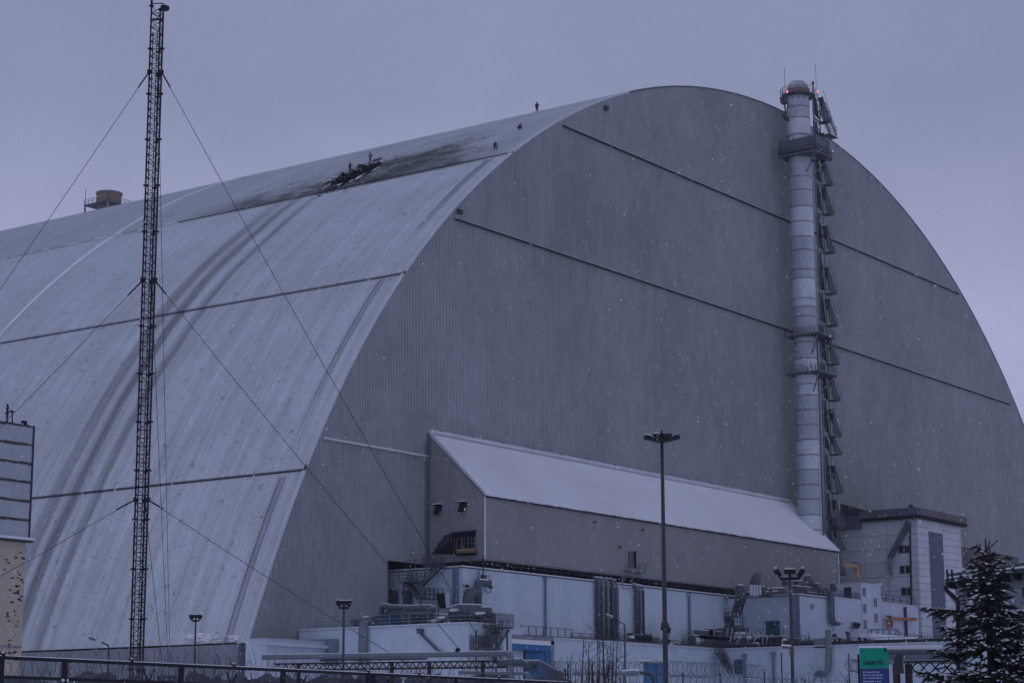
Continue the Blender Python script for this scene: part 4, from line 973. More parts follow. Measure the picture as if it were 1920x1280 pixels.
m2 = MB(); t_ = mt_top; m2.bar(mp(t_, -S, -.2), mp(t_+.55, -S, -.2), .09); m2.bar(mp(t_+.15, -S, -.2), mp(t_+.15, S, -.2), .05); m2.cbox(mp(t_-.15, S+.1, -.3), (.4, .3, .25)); m2.bar(mp(t_-.8, -.25, -.25), mp(t_-.8, .3, -.25), .08); m2.build('top_equipment', M['mast'], mast, kind='stuff')

# ------------------------------------------------------------------ panelled building at the left
LX, LY = 80., 94.2
c0 = onX(64, 800, LX); ztp = float(c0[2]); LY = float(c0[1]); zl1 = float(onX(57, 1010, LX)[2])
lb = thing('left_block', 'tall stained block at the left edge, grey panels above beige render', 'building', (LX-6, LY, 0))
hgt = (ztp-zl1)/6
for k in range(6):
    zb_ = zl1+k*hgt; o = MB().box((LX-12, LY, zb_+.05), (LX-.05, LY+.3, zb_+hgt-.05)).build('cladding_panel', M['clad_blue'], lb)
    m2 = MB(); x = LX-12
    while x < LX-.3:
        l = min(random.uniform(.3, 1.3), LX-.1-x); m2.box((x, LY-.03, zb_+hgt-.07-random.uniform(0, .05)), (x+l, LY+.1, zb_+hgt+.03+random.uniform(0, .05))); x += l+random.uniform(0, .25)
    m2.build('joint_stain', M['stain'], lb)
MB().box((LX-12, LY+.31, 0), (LX-.1, LY+3, ztp-.2)).build('core_wall', M['concrete_dark'], lb)
MB().box((LX-.08, LY-.05, zl1), (LX+.04, LY+.3, ztp+.05)).build('corner_flashing', M['dark'], lb)
MB().box((LX-12, LY-.35, zl1-.1), (LX+.15, LY+.3, zl1+.05)).build('snowy_ledge', M['snow'], lb); MB().box((LX-12, LY-.3, zl1-.22), (LX+.1, LY+.3, zl1-.105)).build('ledge_beam', M['dark'], lb)
MB().box((LX-12, LY, 0), (LX-.2, LY+.3, zl1-.23)).build('rendered_wall', M['beige'], lb)
m2 = MB()
for k in range(75):
    z_ = random.uniform(3.4, zl1-.5); x_ = LX-.3-abs(random.gauss(0, .5)) if random.random() < .55 else LX-random.uniform(.5, 2.6); s_ = random.uniform(.02, .09)
    pts = [(x_+s_*random.uniform(.3, 1.5)*math.cos(t)*1.9, LY-.012, z_+s_*random.uniform(.3, 1.3)*math.sin(t)) for t in np.linspace(0, 5.8, 10)]
    m2.prism(pts, (0, .01, 0))
m2.build('damp_patches', M['stain'], lb, kind='stuff')
zs_ = float(onX(56, 1213, LX)[2]); MB().box((LX-12, LY-.05, zs_), (LX-.2, LY+.02, zs_+.08)).build('string_course', M['concrete_dark'], lb)
def A_(px, py): return onY(px, py, LY+.4)
m2 = MB(); m2.bar(A_(13.5, 800), A_(14, 757), .09); m2.bar(A_(9, 775), A_(22, 770), .07); m2.bar(A_(23, 800), A_(23, 769), .06); m2.cbox(A_(13, 795), (.35, .3, .25)); m2.bar(A_(20, 791), A_(30, 799), .05); m2.cbox(A_(14, 764), (.15, .1, .15)); m2.bar(A_(18, 771), A_(27, 771), .06); m2.build('aerial', M['mast'], lb)
m2 = MB(); m2.bar(A_(50, 802), A_(47, 790), .14); m2.cbox(A_(45, 791), (.3, .2, .16)); m2.bar(A_(52, 802), A_(65, 804), .1); m2.build('roof_bracket', M['mast'], lb)

# ------------------------------------------------------------------ lighting poles
def frustum(mb, a, b_, r0, r1, n=10): mb.tube([a, b_], [r0, r1], n)
p0 = atD(1241, 822, 95); px_, py_, zt_ = float(p0[0]), float(p0[1]), float(p0[2])
hm_ = thing('high_mast_light', 'tallest light pole, with a ring of dark floodlights on top', 'light pole', (px_, py_, 0))
m2 = MB(); frustum(m2, (px_, py_, 0), (px_, py_, zt_), .145, .075, 12); m2.build('pole', M['pole'], hm_, smooth=True)
def cr(dx, dy, dz): return V(px_+CA[0]*dx+CF[0]*dy, py_+CA[1]*dx+CF[1]*dy, zt_+dz)
m2 = MB().lathe((px_, py_, zt_), [(.25, -.17), (.5, -.12), (.62, .0), (.3, .05)], 14); m2.build('crown_ring', M['mast'], hm_)
for k in range(8):
    a = 2*math.pi*k/8+.2; d = V(math.cos(a), math.sin(a), 0); c = V(px_, py_, zt_+.04)+d*.62
    m2 = MB(); m2.bar(V(px_, py_, zt_-.02)+d*.3, c, .06); m2.bar(c-V(0, 0, .03), c+d*.26+V(0, 0, .03), .26, .12); o = m2.build('floodlight', M['mast'], hm_)
    if k in (1, 3, 4): MB().bar(c+V(0, 0, .08), c+d*.2+V(0, 0, .13), .22, .06).build('lamp_snow', M['snow'], o)
m2 = MB().bar((px_, py_, zt_+.03), (px_, py_, zt_+.4), .06); m2.cbox((px_, py_, zt_+.12), (.34, .34, .22)); m2.build('winch_head', M['mast'], hm_)

def flood_pole(px, pyt, D, label, arms, s=1.0):
    p = atD(px, pyt, D); t = thing('floodlight_pole', label, 'light pole', (p[0], p[1], 0), 'floodlight poles in front of the halls')
    x, y, z = p
    m2 = MB(); frustum(m2, (x, y, 0), (x, y, z), .05*s*1.5, .03*s*1.3); m2.build('pole', M['pole'], t)
    def c(dx, dz, dy=0): return V(x+CA[0]*dx+CF[0]*dy, y+CA[1]*dx+CF[1]*dy, z+dz)
    MB().bar(c(-arms*.55, 0), c(arms*.55, 0), .09*s, .08*s).build('crossarm', M['mast'], t)
    for dx, tx, tz in ((-arms*.6, -arms*.35, .2*s), (0, 0, .2*s), (arms*.55, arms*.35, .2*s)):
        a = c(dx*.9, .06*s); b_ = c(dx+tx*.6, .06*s+tz)
        if dx == 0: a, b_ = c(-.16*s, .2*s), c(.16*s, .2*s); 
        o = MB().bar(a, b_, .22*s, .13*s).build('floodlight', M['mast'], t)
        MB().bar(a+V(0, 0, .085*s), b_+V(0, 0, .085*s), .16*s, .03*s).build('lamp_snow', M['snow'], o)
    MB().bar(c(0, 0), c(0, .2*s), .05*s).build('stem', M['mast'], t)
    return t, c
t, c = flood_pole(1481, 1084, 48, 'floodlight pole with three dark lamps in front of the turret', .42, .8)
m2 = MB(); m2.bar(c(0, -1.62), c(-.22, -1.60), .09, .05); m2.cbox(c(.0, -1.7), (.09, .09, .14)); m2.build('camera_arm', M['rust'], t)
MB().bar(c(-.02, -1.57), c(-.24, -1.55), .10, .04).build('arm_snow', M['snow'], t)
MB().cbox(c(0, -.3), (.07, .07, .06)).build('joint_collar', M['steel'], t)
flood_pole(645, 1139, 62, 'thin floodlight pole with clustered lamps before the end wall foot', .26, .8)
flood_pole(367, 1163, 75, 'small floodlight pole before the snowy roof foot', .26, .8)

def street(pts, D, head, label, r=.035):
    q0 = atD(*pts[0], D); q = [V(q0[0], q0[1], 0)]+[atD(*p, D) for p in pts]
    t = thing('street_lamp', label, 'street lamp', q[0], 'curved arm street lamps')
    MB().tube(q, r, 7).build('pole', M['pole'], t)
    a, b_ = atD(*head[0], D), atD(*head[1], D); h = MB(); h.tube([a, a*.7+b_*.3, b_*.9+a*.1, b_], [r*1.0, r*1.9, r*1.9, r], 8); o = h.build('lamp_head', M['steel'], t)
    MB().tube([a+V(0, 0, r*1.5), b_+V(0, 0, r*1.5)], r*1.0, 6).build('lamp_snow', M['snow'], o)
street([(1171, 1170), (1150, 1159)], 80, ((1149, 1158), (1137, 1153)), 'street lamp with arm pointing left before the riser pipes')
street([(1225, 1276), (1222, 1266), (1214, 1262), (1200, 1260)], 26, ((1198, 1260), (1166, 1262)), 'nearest street lamp head, flat and snowy, at the bottom edge', .02)
street([(204, 1214), (203, 1209), (190, 1203)], 75, ((180, 1199), (166, 1194)), 'small street lamp arm low beside the mast foot', .03)

# ------------------------------------------------------------------ roof damage, debris, workers
def npoint(p, off):
    u = p[0]-XC; a = arc_pt(u, off); return V(a[0], p[1], a[1])
deb = thing('roof_debris', 'charred torn cladding and scattered white strips around the burnt roof hole', 'debris', on_roof(655, 335))
cpt = [(632, 345), (640, 340), (648, 336), (656, 333), (664, 331), (672, 328), (680, 325), (688, 321), (696, 317), (704, 314), (650, 341), (660, 338), (668, 336), (676, 332), (684, 328), (692, 324), (700, 319)]
for px, py in cpt:
    p = npoint(on_roof(px, py), .25); m2 = MB()
    for k in range(7):
        a = p+V(random.uniform(-.9, .9), random.uniform(-1.2, 1.2), random.uniform(-.1, .3)); d1 = V(random.uniform(-1, 1), random.uniform(-1.3, 1.3), random.uniform(-.3, .22))
        m2.prism([a, a+d1, a+d1*.6+V(random.uniform(-.8, .8), random.uniform(-.8, .8), random.uniform(-.2, .5))], (.05, .02, .08))
    m2.blob(p-V(0, 0, .25), (.8, 1.2, .42), 9, 4, .4)
    m2.build('charred_panel', M['char'], deb)
for (a, b_, mt, w_) in (((670, 340), (687, 328), 'snow', .5), ((606, 359), (630, 345), 'trim', .3), ((626, 336), (641, 335), 'trim', .28), ((612, 361), (628, 353), 'soot', .3), ((634, 353), (645, 349), 'snow', .3), ((657, 345), (664, 342), 'snow', .3), ((675, 313), (687, 318), 'char', .45), ((684, 314), (690, 316), 'char', .6), ((640, 352), (650, 347), 'char', .4), ((700, 306), (717, 301), 'soot', .3), ((626, 358), (634, 351), 'char', .4), ((645, 347), (668, 338), 'char', .5), ((700, 325), (712, 318), 'trim', .3), ((694, 312), (704, 313), 'char', .35), ((704, 313), (716, 309), 'char', .35)):
    A, B = npoint(on_roof(*a), .35), npoint(on_roof(*b_), .35)
    MB().bar(A, B, w_, .16).build('torn_strip', M[mt], deb)
m2 = MB()
for k in range(160):
    px = random.uniform(600, 750); py = 362-(px-600)*.40+random.gauss(0, 7); p = npoint(on_roof(px, py), .12); s_ = random.uniform(.08, .35)
    m2.prism([p, p+V(s_, random.uniform(-s_, s_), .1), p+V(0, s_*1.5, .12)], (0, .03, .06))
m2.build('fragments', M['char'], deb, kind='stuff')

def person(feet, pose, label, jacket='cloth', face=0.):
    """one continuous body grown from a posed skeleton"""
    z = lambda *a: V(*a)
    if pose == 'stand':
        J = dict(pel=z(0, 0, .95), chest=z(0, .02, 1.3), neck=z(0, .04, 1.5), head=z(0, .07, 1.66),
                 kl=z(-.12, .08, .5), fl=z(-.17, .0, .06), tl=z(-.18, .2, .03), kr=z(.12, .12, .5), fr=z(.2, .1, .06), tr=z(.22, .3, .03),
                 sl=z(-.2, .02, 1.42), el=z(-.28, .05, 1.14), hl=z(-.22, .25, .98), sr=z(.2, .02, 1.42), er=z(.3, .1, 1.16), hr=z(.3, .42, 1.14))
    elif pose == 'bend':
        J = dict(pel=z(0, -.1, .88), chest=z(0, .22, 1.12), neck=z(0, .4, 1.18), head=z(0, .55, 1.2),
                 kl=z(-.14, .08, .48), fl=z(-.17, -.05, .06), tl=z(-.18, .15, .03), kr=z(.14, .12, .5), fr=z(.18, .05, .06), tr=z(.2, .25, .03),
                 sl=z(-.2, .3, 1.12), el=z(-.25, .42, .85), hl=z(-.2, .55, .62), sr=z(.2, .3, 1.12), er=z(.26, .45, .88), hr=z(.2, .6, .68))
    else:
        J = dict(pel=z(0, -.1, .35), chest=z(0, .1, .68), neck=z(0, .2, .85), head=z(0, .3, .98),
                 kl=z(-.18, .3, .5), fl=z(-.18, .1, .06), tl=z(-.2, .28, .03), kr=z(.18, .32, .48), fr=z(.2, .12, .06), tr=z(.22, .3, .03),
                 sl=z(-.2, .14, .78), el=z(-.3, .3, .6), hl=z(-.2, .5, .55), sr=z(.2, .14, .78), er=z(.3, .32, .6), hr=z(.2, .52, .52))
    names = list(J); rad = dict(pel=.15, chest=.165, neck=.065, head=.105, kl=.075, kr=.075, fl=.05, fr=.05, tl=.045, tr=.045, sl=.07, sr=.07, el=.05, er=.05, hl=.035, hr=.035)
    E = [('pel', 'chest'), ('chest', 'neck'), ('neck', 'head'), ('pel', 'kl'), ('kl', 'fl'), ('fl', 'tl'), ('pel', 'kr'), ('kr', 'fr'), ('fr', 'tr'), ('chest', 'sl'), ('sl', 'el'), ('el', 'hl'), ('chest', 'sr'), ('sr', 'er'), ('er', 'hr')]
    v = [J[k] for k in names]; ed = [(names.index(a), names.index(b_)) for a, b_ in E]; rr = [rad[k] for k in names]
    for hnd, eb in (('hl', 'el'), ('hr', 'er')):                       # a short fan of fingers and a thumb on each hand
        d = unit(J[hnd]-J[eb]); sd_ = unit(np.cross(d, V(0, 0, 1)))
        for k in range(5):
            o_ = sd_*(k-1.5)*.02 if k < 4 else sd_*-.055
            v.append(J[hnd]+d*(.08 if k < 4 else .04)+o_+V(0, 0, -.02)); ed.append((names.index(hnd), len(v)-1)); rr.append(.010)
    me = bpy.data.meshes.new('body'); me.from_pydata([tuple(p) for p in v], ed, [])
    ob = bpy.data.objects.new('person_tmp', me); COL.objects.link(ob)
    md = ob.modifiers.new('skin', 'SKIN'); md.use_smooth_shade = True
    for i, r in enumerate(rr): me.skin_vertices[0].data[i].radius = (r, r)
    me.skin_vertices[0].data[0].use_root = True
    sb = ob.modifiers.new('sub', 'SUBSURF'); sb.levels = 1; sb.render_levels = 1
    bpy.context.view_layer.update(); dg = bpy.context.evaluated_depsgraph_get()
    me2 = bpy.data.meshes.new_from_object(ob.evaluated_get(dg)); bpy.data.objects.remove(ob)
    me2.materials.clear(); me2.materials.append(M['cloth'])
    t = thing('person', label, 'person', feet, 'roof workers on the arch')
    b = bpy.data.objects.new('body', me2); COL.objects.link(b); b.parent = t
    t.rotation_euler = (0, 0, face)
    def part(mb, nm, mt): 
        me3 = bpy.data.meshes.new(nm); me3.from_pydata([tuple(x) for x in mb.v], [], mb.f); me3.materials.append(M[mt]); me3.polygons.foreach_set('use_smooth', [True]*len(me3.polygons))
        o = bpy.data.objects.new(nm, me3); COL.objects.link(o); o.parent = t
    h = J['head']; part(MB().lathe(h+V(0, -.01, .03), [(.13, 0), (.125, .06), (.08, .12), (.02, .14)], 12), 'helmet', 'helmet')
    part(MB().blob(h+V(0, .07, -.02), (.06, .05, .08), 8, 5, 0), 'face', 'skin')
    c = (J['pel']+J['chest'])/2; ax = unit(J['neck']-J['pel'])
    tb = MB().tube([J['pel']-ax*.05, J['pel']+ax*.15, J['chest'], J['chest']+ax*.12, J['neck']], [.2, .19, .22, .2, .09], 10); part(tb, 'jacket', jacket)
def feet(px, py, off=.05):
    p = on_roof(px, py); return npoint(p, off)
toC = math.atan2(-1, -1)
person(feet(656, 326.5), 'stand', 'dark clothed worker standing just left above the charred roof hole', 'cloth', math.radians(-100))
person(feet(694.5, 308.5), 'stand', 'worker in dirty yellow jacket standing above the charred roof hole', 'hivis', math.radians(120))
person(feet(928.5, 284), 'bend', 'dark clothed worker bending over near the end of the top seam', 'cloth', math.radians(-60))
person(feet(973.5, 246), 'crouch', 'dark clothed worker crouching alone on the upper roof', 'cloth', math.radians(-150))
person(feet(1007, 213), 'stand', 'dark clothed worker standing on the skyline of the crest', 'cloth', math.radians(-60))

# ------------------------------------------------------------------ pipe rail fence in the foreground (runs parallel to the end wall)
FY = 30.; fa, fb = onY(-40, 1226.5, FY), onY(1240, 1285.5, FY)
fence = thing('pipe_rail_fence', 'dark welded pipe fence with snow on its rails along the bottom edge', 'fence', (fa[0], FY, 0))
def FT(px): d = ray(px, 1250); X = d[0]/d[1]*FY; t = (X-fa[0])/(fb[0]-fa[0]); return fa+(fb-fa)*t
def seg(mb, x0, x1, dz, w_, h_): a, b_ = FT(x0)+V(0, 0, dz), FT(x1)+V(0, 0, dz); mb.bar(a, b_, w_, h_)
for x0, x1 in ((-30, 121), (121, 340), (340, 531), (531, 700), (700, 855), (855, 993), (993, 1200)):
    m2 = MB(); seg(m2, x0, x1, -.035, .06, .062); o = m2.build('top_rail', M['mast'], fence)
    m2 = MB(); seg(m2, x0, x1, .004, .05, .018); m2.build('rail_snow', M['snow'], o)
    m2 = MB(); seg(m2, x0, x1, -.39, .06, .06); m2.build('lower_rail', M['mast'], fence)
for px in (2, 121, 340, 531, 691, 700, 855, 993, 1150):
    a = FT(px); MB().bar((a[0], a[1], 0), a+V(0, 0, -.05), .085).build('post', M['mast'], fence)
for px in (279, 435, 566, 783, 925, 1068):
    a = FT(px); m2 = MB(); b0 = a+V(0, 0, -.40)
    m2.bar(b0, a+V(-.15, 0, -.13), .026); m2.bar(b0, a+V(.15, 0, -.13), .026); m2.bar((b0[0], b0[1], 0), b0, .04); m2.build('barb_bracket', M['mast'], fence)
for px in (4, 246, 437, 690, 785, 935, 1067):
    a = FT(px); m2 = MB(); m2.cbox(a+V(0, 0, .015), (.08, .05, .05)); m2.bar(a+V(-.05, 0, .02), a+V(-.06, 0, .08), .016); m2.bar(a+V(.05, 0, .02), a+V(.06, 0, .08), .016); o = m2.build('rail_clamp', M['mast'], fence)
    MB().blob(a+V(0, 0, .06), (.05, .03, .015)).build('clamp_snow', M['snow'], o)
for px, dz in ((121, -.41), (340, -.43)):
    a = FT(px)+V(0, 0, dz); m2 = MB().blob(a+V(-.05, -.03, 0), .035); m2.blob(a+V(.06, -.03, 0), .035); m2.cbox(a, (.1, .06, .03)); m2.build('insulator', M['snow'], fence)
def helix(mb, a, b_, rad, pitch, wr, seg_=14, jit=.1):
    a = np.array(a, float); b_ = np.array(b_, float); L_ = np.linalg.norm(b_-a); d = (b_-a)/L_; s = unit(np.cross(d, V(0, 0, 1))); u = V(0, 0, 1)
    n = int(L_/pitch*seg_); pts = []
    for i in range(n+1):
        t = 2*math.pi*i/seg_; r = rad*(1+jit*math.sin(i*.13)+jit*.6*math.sin(i*.71)); pts.append(a+d*L_*i/n+d*math.sin(t*.5)*pitch*.4+s*r*math.cos(t)+u*r*math.sin(t))
    mb.tube(pts, wr, 3)
m2 = MB(); helix(m2, FT(-30)+V(0, .1, .02), FT(560)+V(0, .1, -.02), .13, .55, .004, 12, .25); m2.build('barbed_wire', M['razor'], fence)

# razor wire fence further back -------------------------------------
RY = 44.
rf = thing('razor_wire_fence', 'coils of razor wire on thin posts in front of the low hall', 'fence', onY(1250, 1400, RY))
def RW(px, py, y=RY): return onY(px, py, y)
m2 = MB(); helix(m2, RW(1222, 1251), RW(1425, 1259), .30, .19, .0085, 16, .06); m2.build('razor_coil', M['razor'], rf)
m2 = MB(); helix(m2, RW(1010, 1252), RW(1222, 1252), .26, .19, .008, 14, .1); m2.build('razor_coil', M['razor'], rf)
m2 = MB(); helix(m2, RW(1425, 1268), RW(1610, 1276), .28, .42, .006, 14, .15); m2.build('razor_coil', M['razor'], rf)
m2 = MB(); helix(m2, RW(1000, 1270), RW(1500, 1283), .26, .26, .007, 12, .12); m2.build('razor_coil', M['razor'], rf)
m2 = MB(); helix(m2, RW(1594, 1246, RY-6), RW(1612, 1249, RY-6), .26, .07, .008, 18, .03); m2.build('razor_coil', M['razor'], rf)
for px, py in ((1131, 1209), (1433, 1260), (1465, 1225), (1280, 1262), (1350, 1262), (1591, 1226), (1060, 1255)):
    a = RW(px, py); MB().bar((a[0], a[1], 0), a, .045).build('post', M['pole'], rf); MB().cbox(a, (.1, .07, .05)).build('post_cap', M['dark'], rf)
for y0 in (1268, 1280):
    m2 = MB().bar(RW(1000, y0-6), RW(1610, y0+8), .012); m2.build('strand', M['razor'], rf)
m2 = MB().bar(RW(1325, 1268), RW(1425, 1272), .05, .02); m2.build('snowy_rail', M['snow'], rf)

# truss bridge carrying snowy pipes ---------------------------------
pb = thing('pipe_bridge', 'rusty low truss bridge carrying a snow topped pipe across the yard', 'pipe bridge', atD(720, 1385, 62)*V(1, 1, 0))
def PB(px, dz=0.): 
    y = 1231.5-(px-492)*.0146; p = onZ(px, y, 4.3); return p+V(0, 0, dz)
snowpipe(pb, [PB(492), PB(650), PB(820), PB(953)], .085, 'steel')
snowpipe(pb, [PB(953), PB(957, -.02), PB(958.5, -.12), PB(959, -1.6), PB(959, -4)], .085, 'steel', sn=False)
for dz in (-.22, -.42): MB().bar(PB(515, dz), PB(950, dz), .06, .05).build('truss_chord', M['rustdark'], pb)
snowpipe(pb, [PB(520, -.36)+V(.5, .5, 0), PB(940, -.36)+V(.5, .5, 0)], .07, 'frame')
k0 = 515
while k0 < 945:
    m2 = MB().bar(PB(k0, -.42), PB(k0+7, -.22), .03); m2.bar(PB(k0+7, -.22), PB(k0+14, -.42), .03); m2.build('truss_web', M['rustdark'], pb); k0 += 14
for px in (560, 735, 805, 905): a = PB(px, -.2); MB().bar((a[0], a[1], 0), a, .09).build('pier', M['rustdark'], pb)
MB().bar(PB(600, -.12), PB(800, -.12), .1, .05).build('cable_tray', M['rustdark'], pb)
for a_, b2, r in ((PB(935, -.30), PB(975, -.26), .11), (PB(945, -.30)+V(.3, -.2, 0), PB(990, -.30)+V(.3, -.2, 0), .1)):
    snowpipe(pb, [a_, (a_+b2)/2, b2, b2+V(.4, -.3, -.25)], r, 'pipe')
snowpipe(pb, [PB(860, -.56), PB(985, -.62), PB(992, -.68), PB(1012, -1.05), PB(1030, -1.4)], .05, 'steel')
MB().blob(PB(858, .14), (.09, .09, .07)).build('black_cap', M['mast'], pb)
# white low annex by the wall foot
wc = thing('white_shed', 'low flat white shed against the foot of the end wall', 'building', onY(585, 1300, 148)*V(1, 1, 0))
a, b_ = onY(499, 1228, 148), onY(668, 1216, 148)
MB().box((a[0], 148, 0), (b_[0], 151, b_[2]+.6)).build('wall', M['paint2'], wc); MB().bar(onY(462, 1203, 147.7), onY(642, 1214, 147.7), .5, .35).build('snowy_pipe', M['trim'], wc)
MB().box((a[0]-.1, 147.9, b_[2]+.6), (b_[0]+.1, 151, b_[2]+.66)).build('roof_edge', M['trim'], wc)

# pale insulated pipes right of the sign -----------------------------
rp = thing('snowy_pipe_rack', 'horizontal pipes with thick snow behind the green sign', 'pipes', atD(1700, 1385, 60)*V(1, 1, 0))
for y0, y1, r, mt in ((1215, 1213, .06, 'frame'), (1222, 1221, .07, 'pipe'), (1232, 1231, .10, 'strip'), (1239, 1238, .09, 'concrete_dark')):
    a, b_ = atD(1622, y0, 60), atD(1800, y1, 58); snowpipe(rp, [a, b_], r, mt, sn=(y0 < 1230))
for px in (1680, 1703): a = atD(px, 1235, 59.5); MB().bar((a[0], a[1], 0), a, .16).build('pier', M['rustdark'], rp)
m2 = MB(); 
def Q(px, py): return atD(px, py, 50)
for k in range(5):
    x = 1700+k*22; m2.bar(Q(x, 1262), Q(x+20, 1240), .035); m2.bar(Q(x, 1240), Q(x+20, 1262), .035)
m2.bar(Q(1695, 1240), Q(1800, 1238), .04); m2.build('lattice_rail', M['mast'], rp)
MB().tube([atD(1686, 1262, 52), atD(1684, 1235, 52), atD(1688, 1224, 52)], [.13, .12, .09], 10).build('bollard_lamp', M['dark'], rp)

# ------------------------------------------------------------------ sign
SD = 34.
a, b_ = atD(1611.5, 1214.5, SD), atD(1665.5, 1213.5, SD)
dirx = unit((b_-a)*V(1, 1, 0)); wd = np.linalg.norm((b_-a)[:2]); nrm = V(dirx[1], -dirx[0], 0)
if nrm@(EYE-a) < 0: nrm = -nrm
sg = thing('info_sign', 'green and navy information sign with Cyrillic title and snow on top', 'sign', (a+b_)/2*V(1, 1, 0))
zt2 = float(a[2]); zm = float(atD(1640, 1252, SD)[2])
def sbox(mb, x0, x1, z0, z1, d0, d1):
    o = a*V(1, 1, 0); mb.prism([o+dirx*x0+nrm*d0+V(0, 0, z0), o+dirx*x1+nrm*d0+V(0, 0, z0), o+dirx*x1+nrm*d0+V(0, 0, z1), o+dirx*x0+nrm*d0+V(0, 0, z1)], nrm*(d1-d0))
m2 = MB(); sbox(m2, 0, wd*.90, zm, zt2, 0, .05); m2.build('green_panel', M['green'], sg)
m2 = MB(); sbox(m2, wd*.905, wd, zm, zt2-.02, -.01, .04); m2.build('green_side', M['green'], sg)
m2 = MB(); sbox(m2, 0, wd*1.0, .6, zm-.003, 0, .05); m2.build('navy_panel', M['navy'], sg)
m2 = MB(); sbox(m2, -.04, -.003, .0, zt2-.1, -.03, .04); sbox(m2, wd*.86, wd*.90, 0, zt2-.02, -.08, -.01); sbox(m2, wd*.87, wd*.93, zt2-.06, zt2+.01, .03, .06); m2.build('frame_post', M['mast'], sg)
m2 = MB(); sbox(m2, -.01, wd*1.01, zt2+.002, zt2+.035, -.06, .06); m2.build('sign_snow', M['snow'], sg)
cu = bpy.data.curves.new('title', 'FONT'); cu.body = "Панорама ЧАЕС"; cu.size = 1.0; cu.extrude = .02
to = bpy.data.objects.new('t', cu); COL.objects.link(to); bpy.context.view_layer.update()
tm = bpy.data.meshes.new_from_object(to.evaluated_get(bpy.context.evaluated_depsgraph_get())); bpy.data.objects.remove(to)
co = np.array([v.co[:] for v in tm.vertices]); lo, hi = co.min(0), co.max(0)
tw, th = wd*.70, .105
base = a*V(1, 1, 0)
for v in tm.vertices:
    x = (v.co.x-lo[0])/(hi[0]-lo[0])*tw+wd*.13; zz2 = (v.co.y-lo[1])/(hi[1]-lo[1])*th+zm+.035
    p = base+dirx*x+nrm*(.051+.004*(v.co.z > 0))+V(0, 0, zz2)-ROOT[sg.name]; v.co = p
tm.materials.clear(); tm.materials.append(M['ink']); o = bpy.data.objects.new('title_lettering', tm); COL.objects.link(o); o.parent = sg
for i, (y_, ww) in enumerate(((1259.5, .57), (1265, .70), (1270.5, .68), (1277, .6))):
    zc = float(atD(1640, y_, SD)[2]); x = wd*.09; m2 = MB()
    while x < wd*(.09+ww):
        l = random.uniform(.012, .022); hgt2 = random.choice((.012, .015, .022)); sbox(m2, x, x+l, zc-.010, zc-.010+hgt2+.006, .051, .054); x += l+(.006 if random.random() < .85 else .02)
    m2.build('text_line', M['pale_ink'], sg)

# ------------------------------------------------------------------ pavilion with green roof
PD = 34.
def PV(px, py, D=PD): return atD(px, py, D)
pv = thing('green_roof_pavilion', 'open steel pavilion with dark green roof behind the spruce', 'pavilion', PV(1840, 1385)*V(1, 1, 0))
e0, e1 = PV(1775, 1092, 34), PV(1990, 1066, 26); back = V(6, 5, .9)
up_ = V(0, 0, .05)
zr_ = 4.35; e0, e1, e2, e3 = onZ(1775, 1091, zr_), onZ(2010, 1058, zr_), onZ(2150, 1090, zr_), onZ(1960, 1121, zr_)
MB().prism([e0, e1, e2, e3], (0, 0, .05)).build('roof_sheet', M['roof_green'], pv)
MB().bar(e0+V(0, 0, .03), e1+V(0, 0, .03), .06, .07).build('fascia', M['roof_green'], pv)
MB().prism([e0+V(0, 0, .09), e1+V(0, 0, .09), (e1+e2)/2+V(0, 0, .45), (e0+e3)/2+V(0, 0, .12)], (0, 0, .05)).build('roof_slope', M['roof_green'], pv)
MB().bar(e0*.9+e3*.1+V(0, 0, -.1), e1*.9+e2*.1+V(0, 0, -.1), .1, .18).build('eave_beam', M['steel'], pv)
for k in range(12):
    t = k/11; MB().bar(e0+(e1-e0)*t+V(0, 0, -.05), e3+(e2-e3)*t+V(0, 0, -.05), .06, .09).build('rafter', M['dark'], pv)
for px in (1801, 1908):
    c = PV(px, 1100, 34.5 if px < 1850 else 29.5); MB().bar((c[0], c[1], 0), c+V(0, 0, -.02), .09).build('post', M['steel'], pv)
    for s in (-.9, .9):
        MB().bar(c+V(0, 0, -.36), c+V(CA[0]*s*.24, CA[1]*s*.24, -.08), .05).build('knee_brace', M['steel'], pv)
MB().bar(PV(1875, 1100, 33), PV(1950, 1145, 33), .07, .1).build('knee_brace', M['steel'], pv)
MB().bar(PV(1806, 1137, 34.5), PV(1930, 1137, 29), .07).build('tie_beam', M['steel'], pv)
MB().tube([PV(1772, 1097), PV(1775, 1106), PV(1793, 1122), PV(1796, 1128), PV(1797, 1280)], .035, 8).build('downpipe', M['mast'], pv)
for px in (1777, 1786): MB().bar(PV(px, 1088), PV(px-1.5, 1067), .025).build('roof_spike', M['mast'], pv)
MB().bar(e0+V(0, 0, .07), e1+V(0, 0, .07), .08, .03).build('eave_snow', M['trim'], pv)

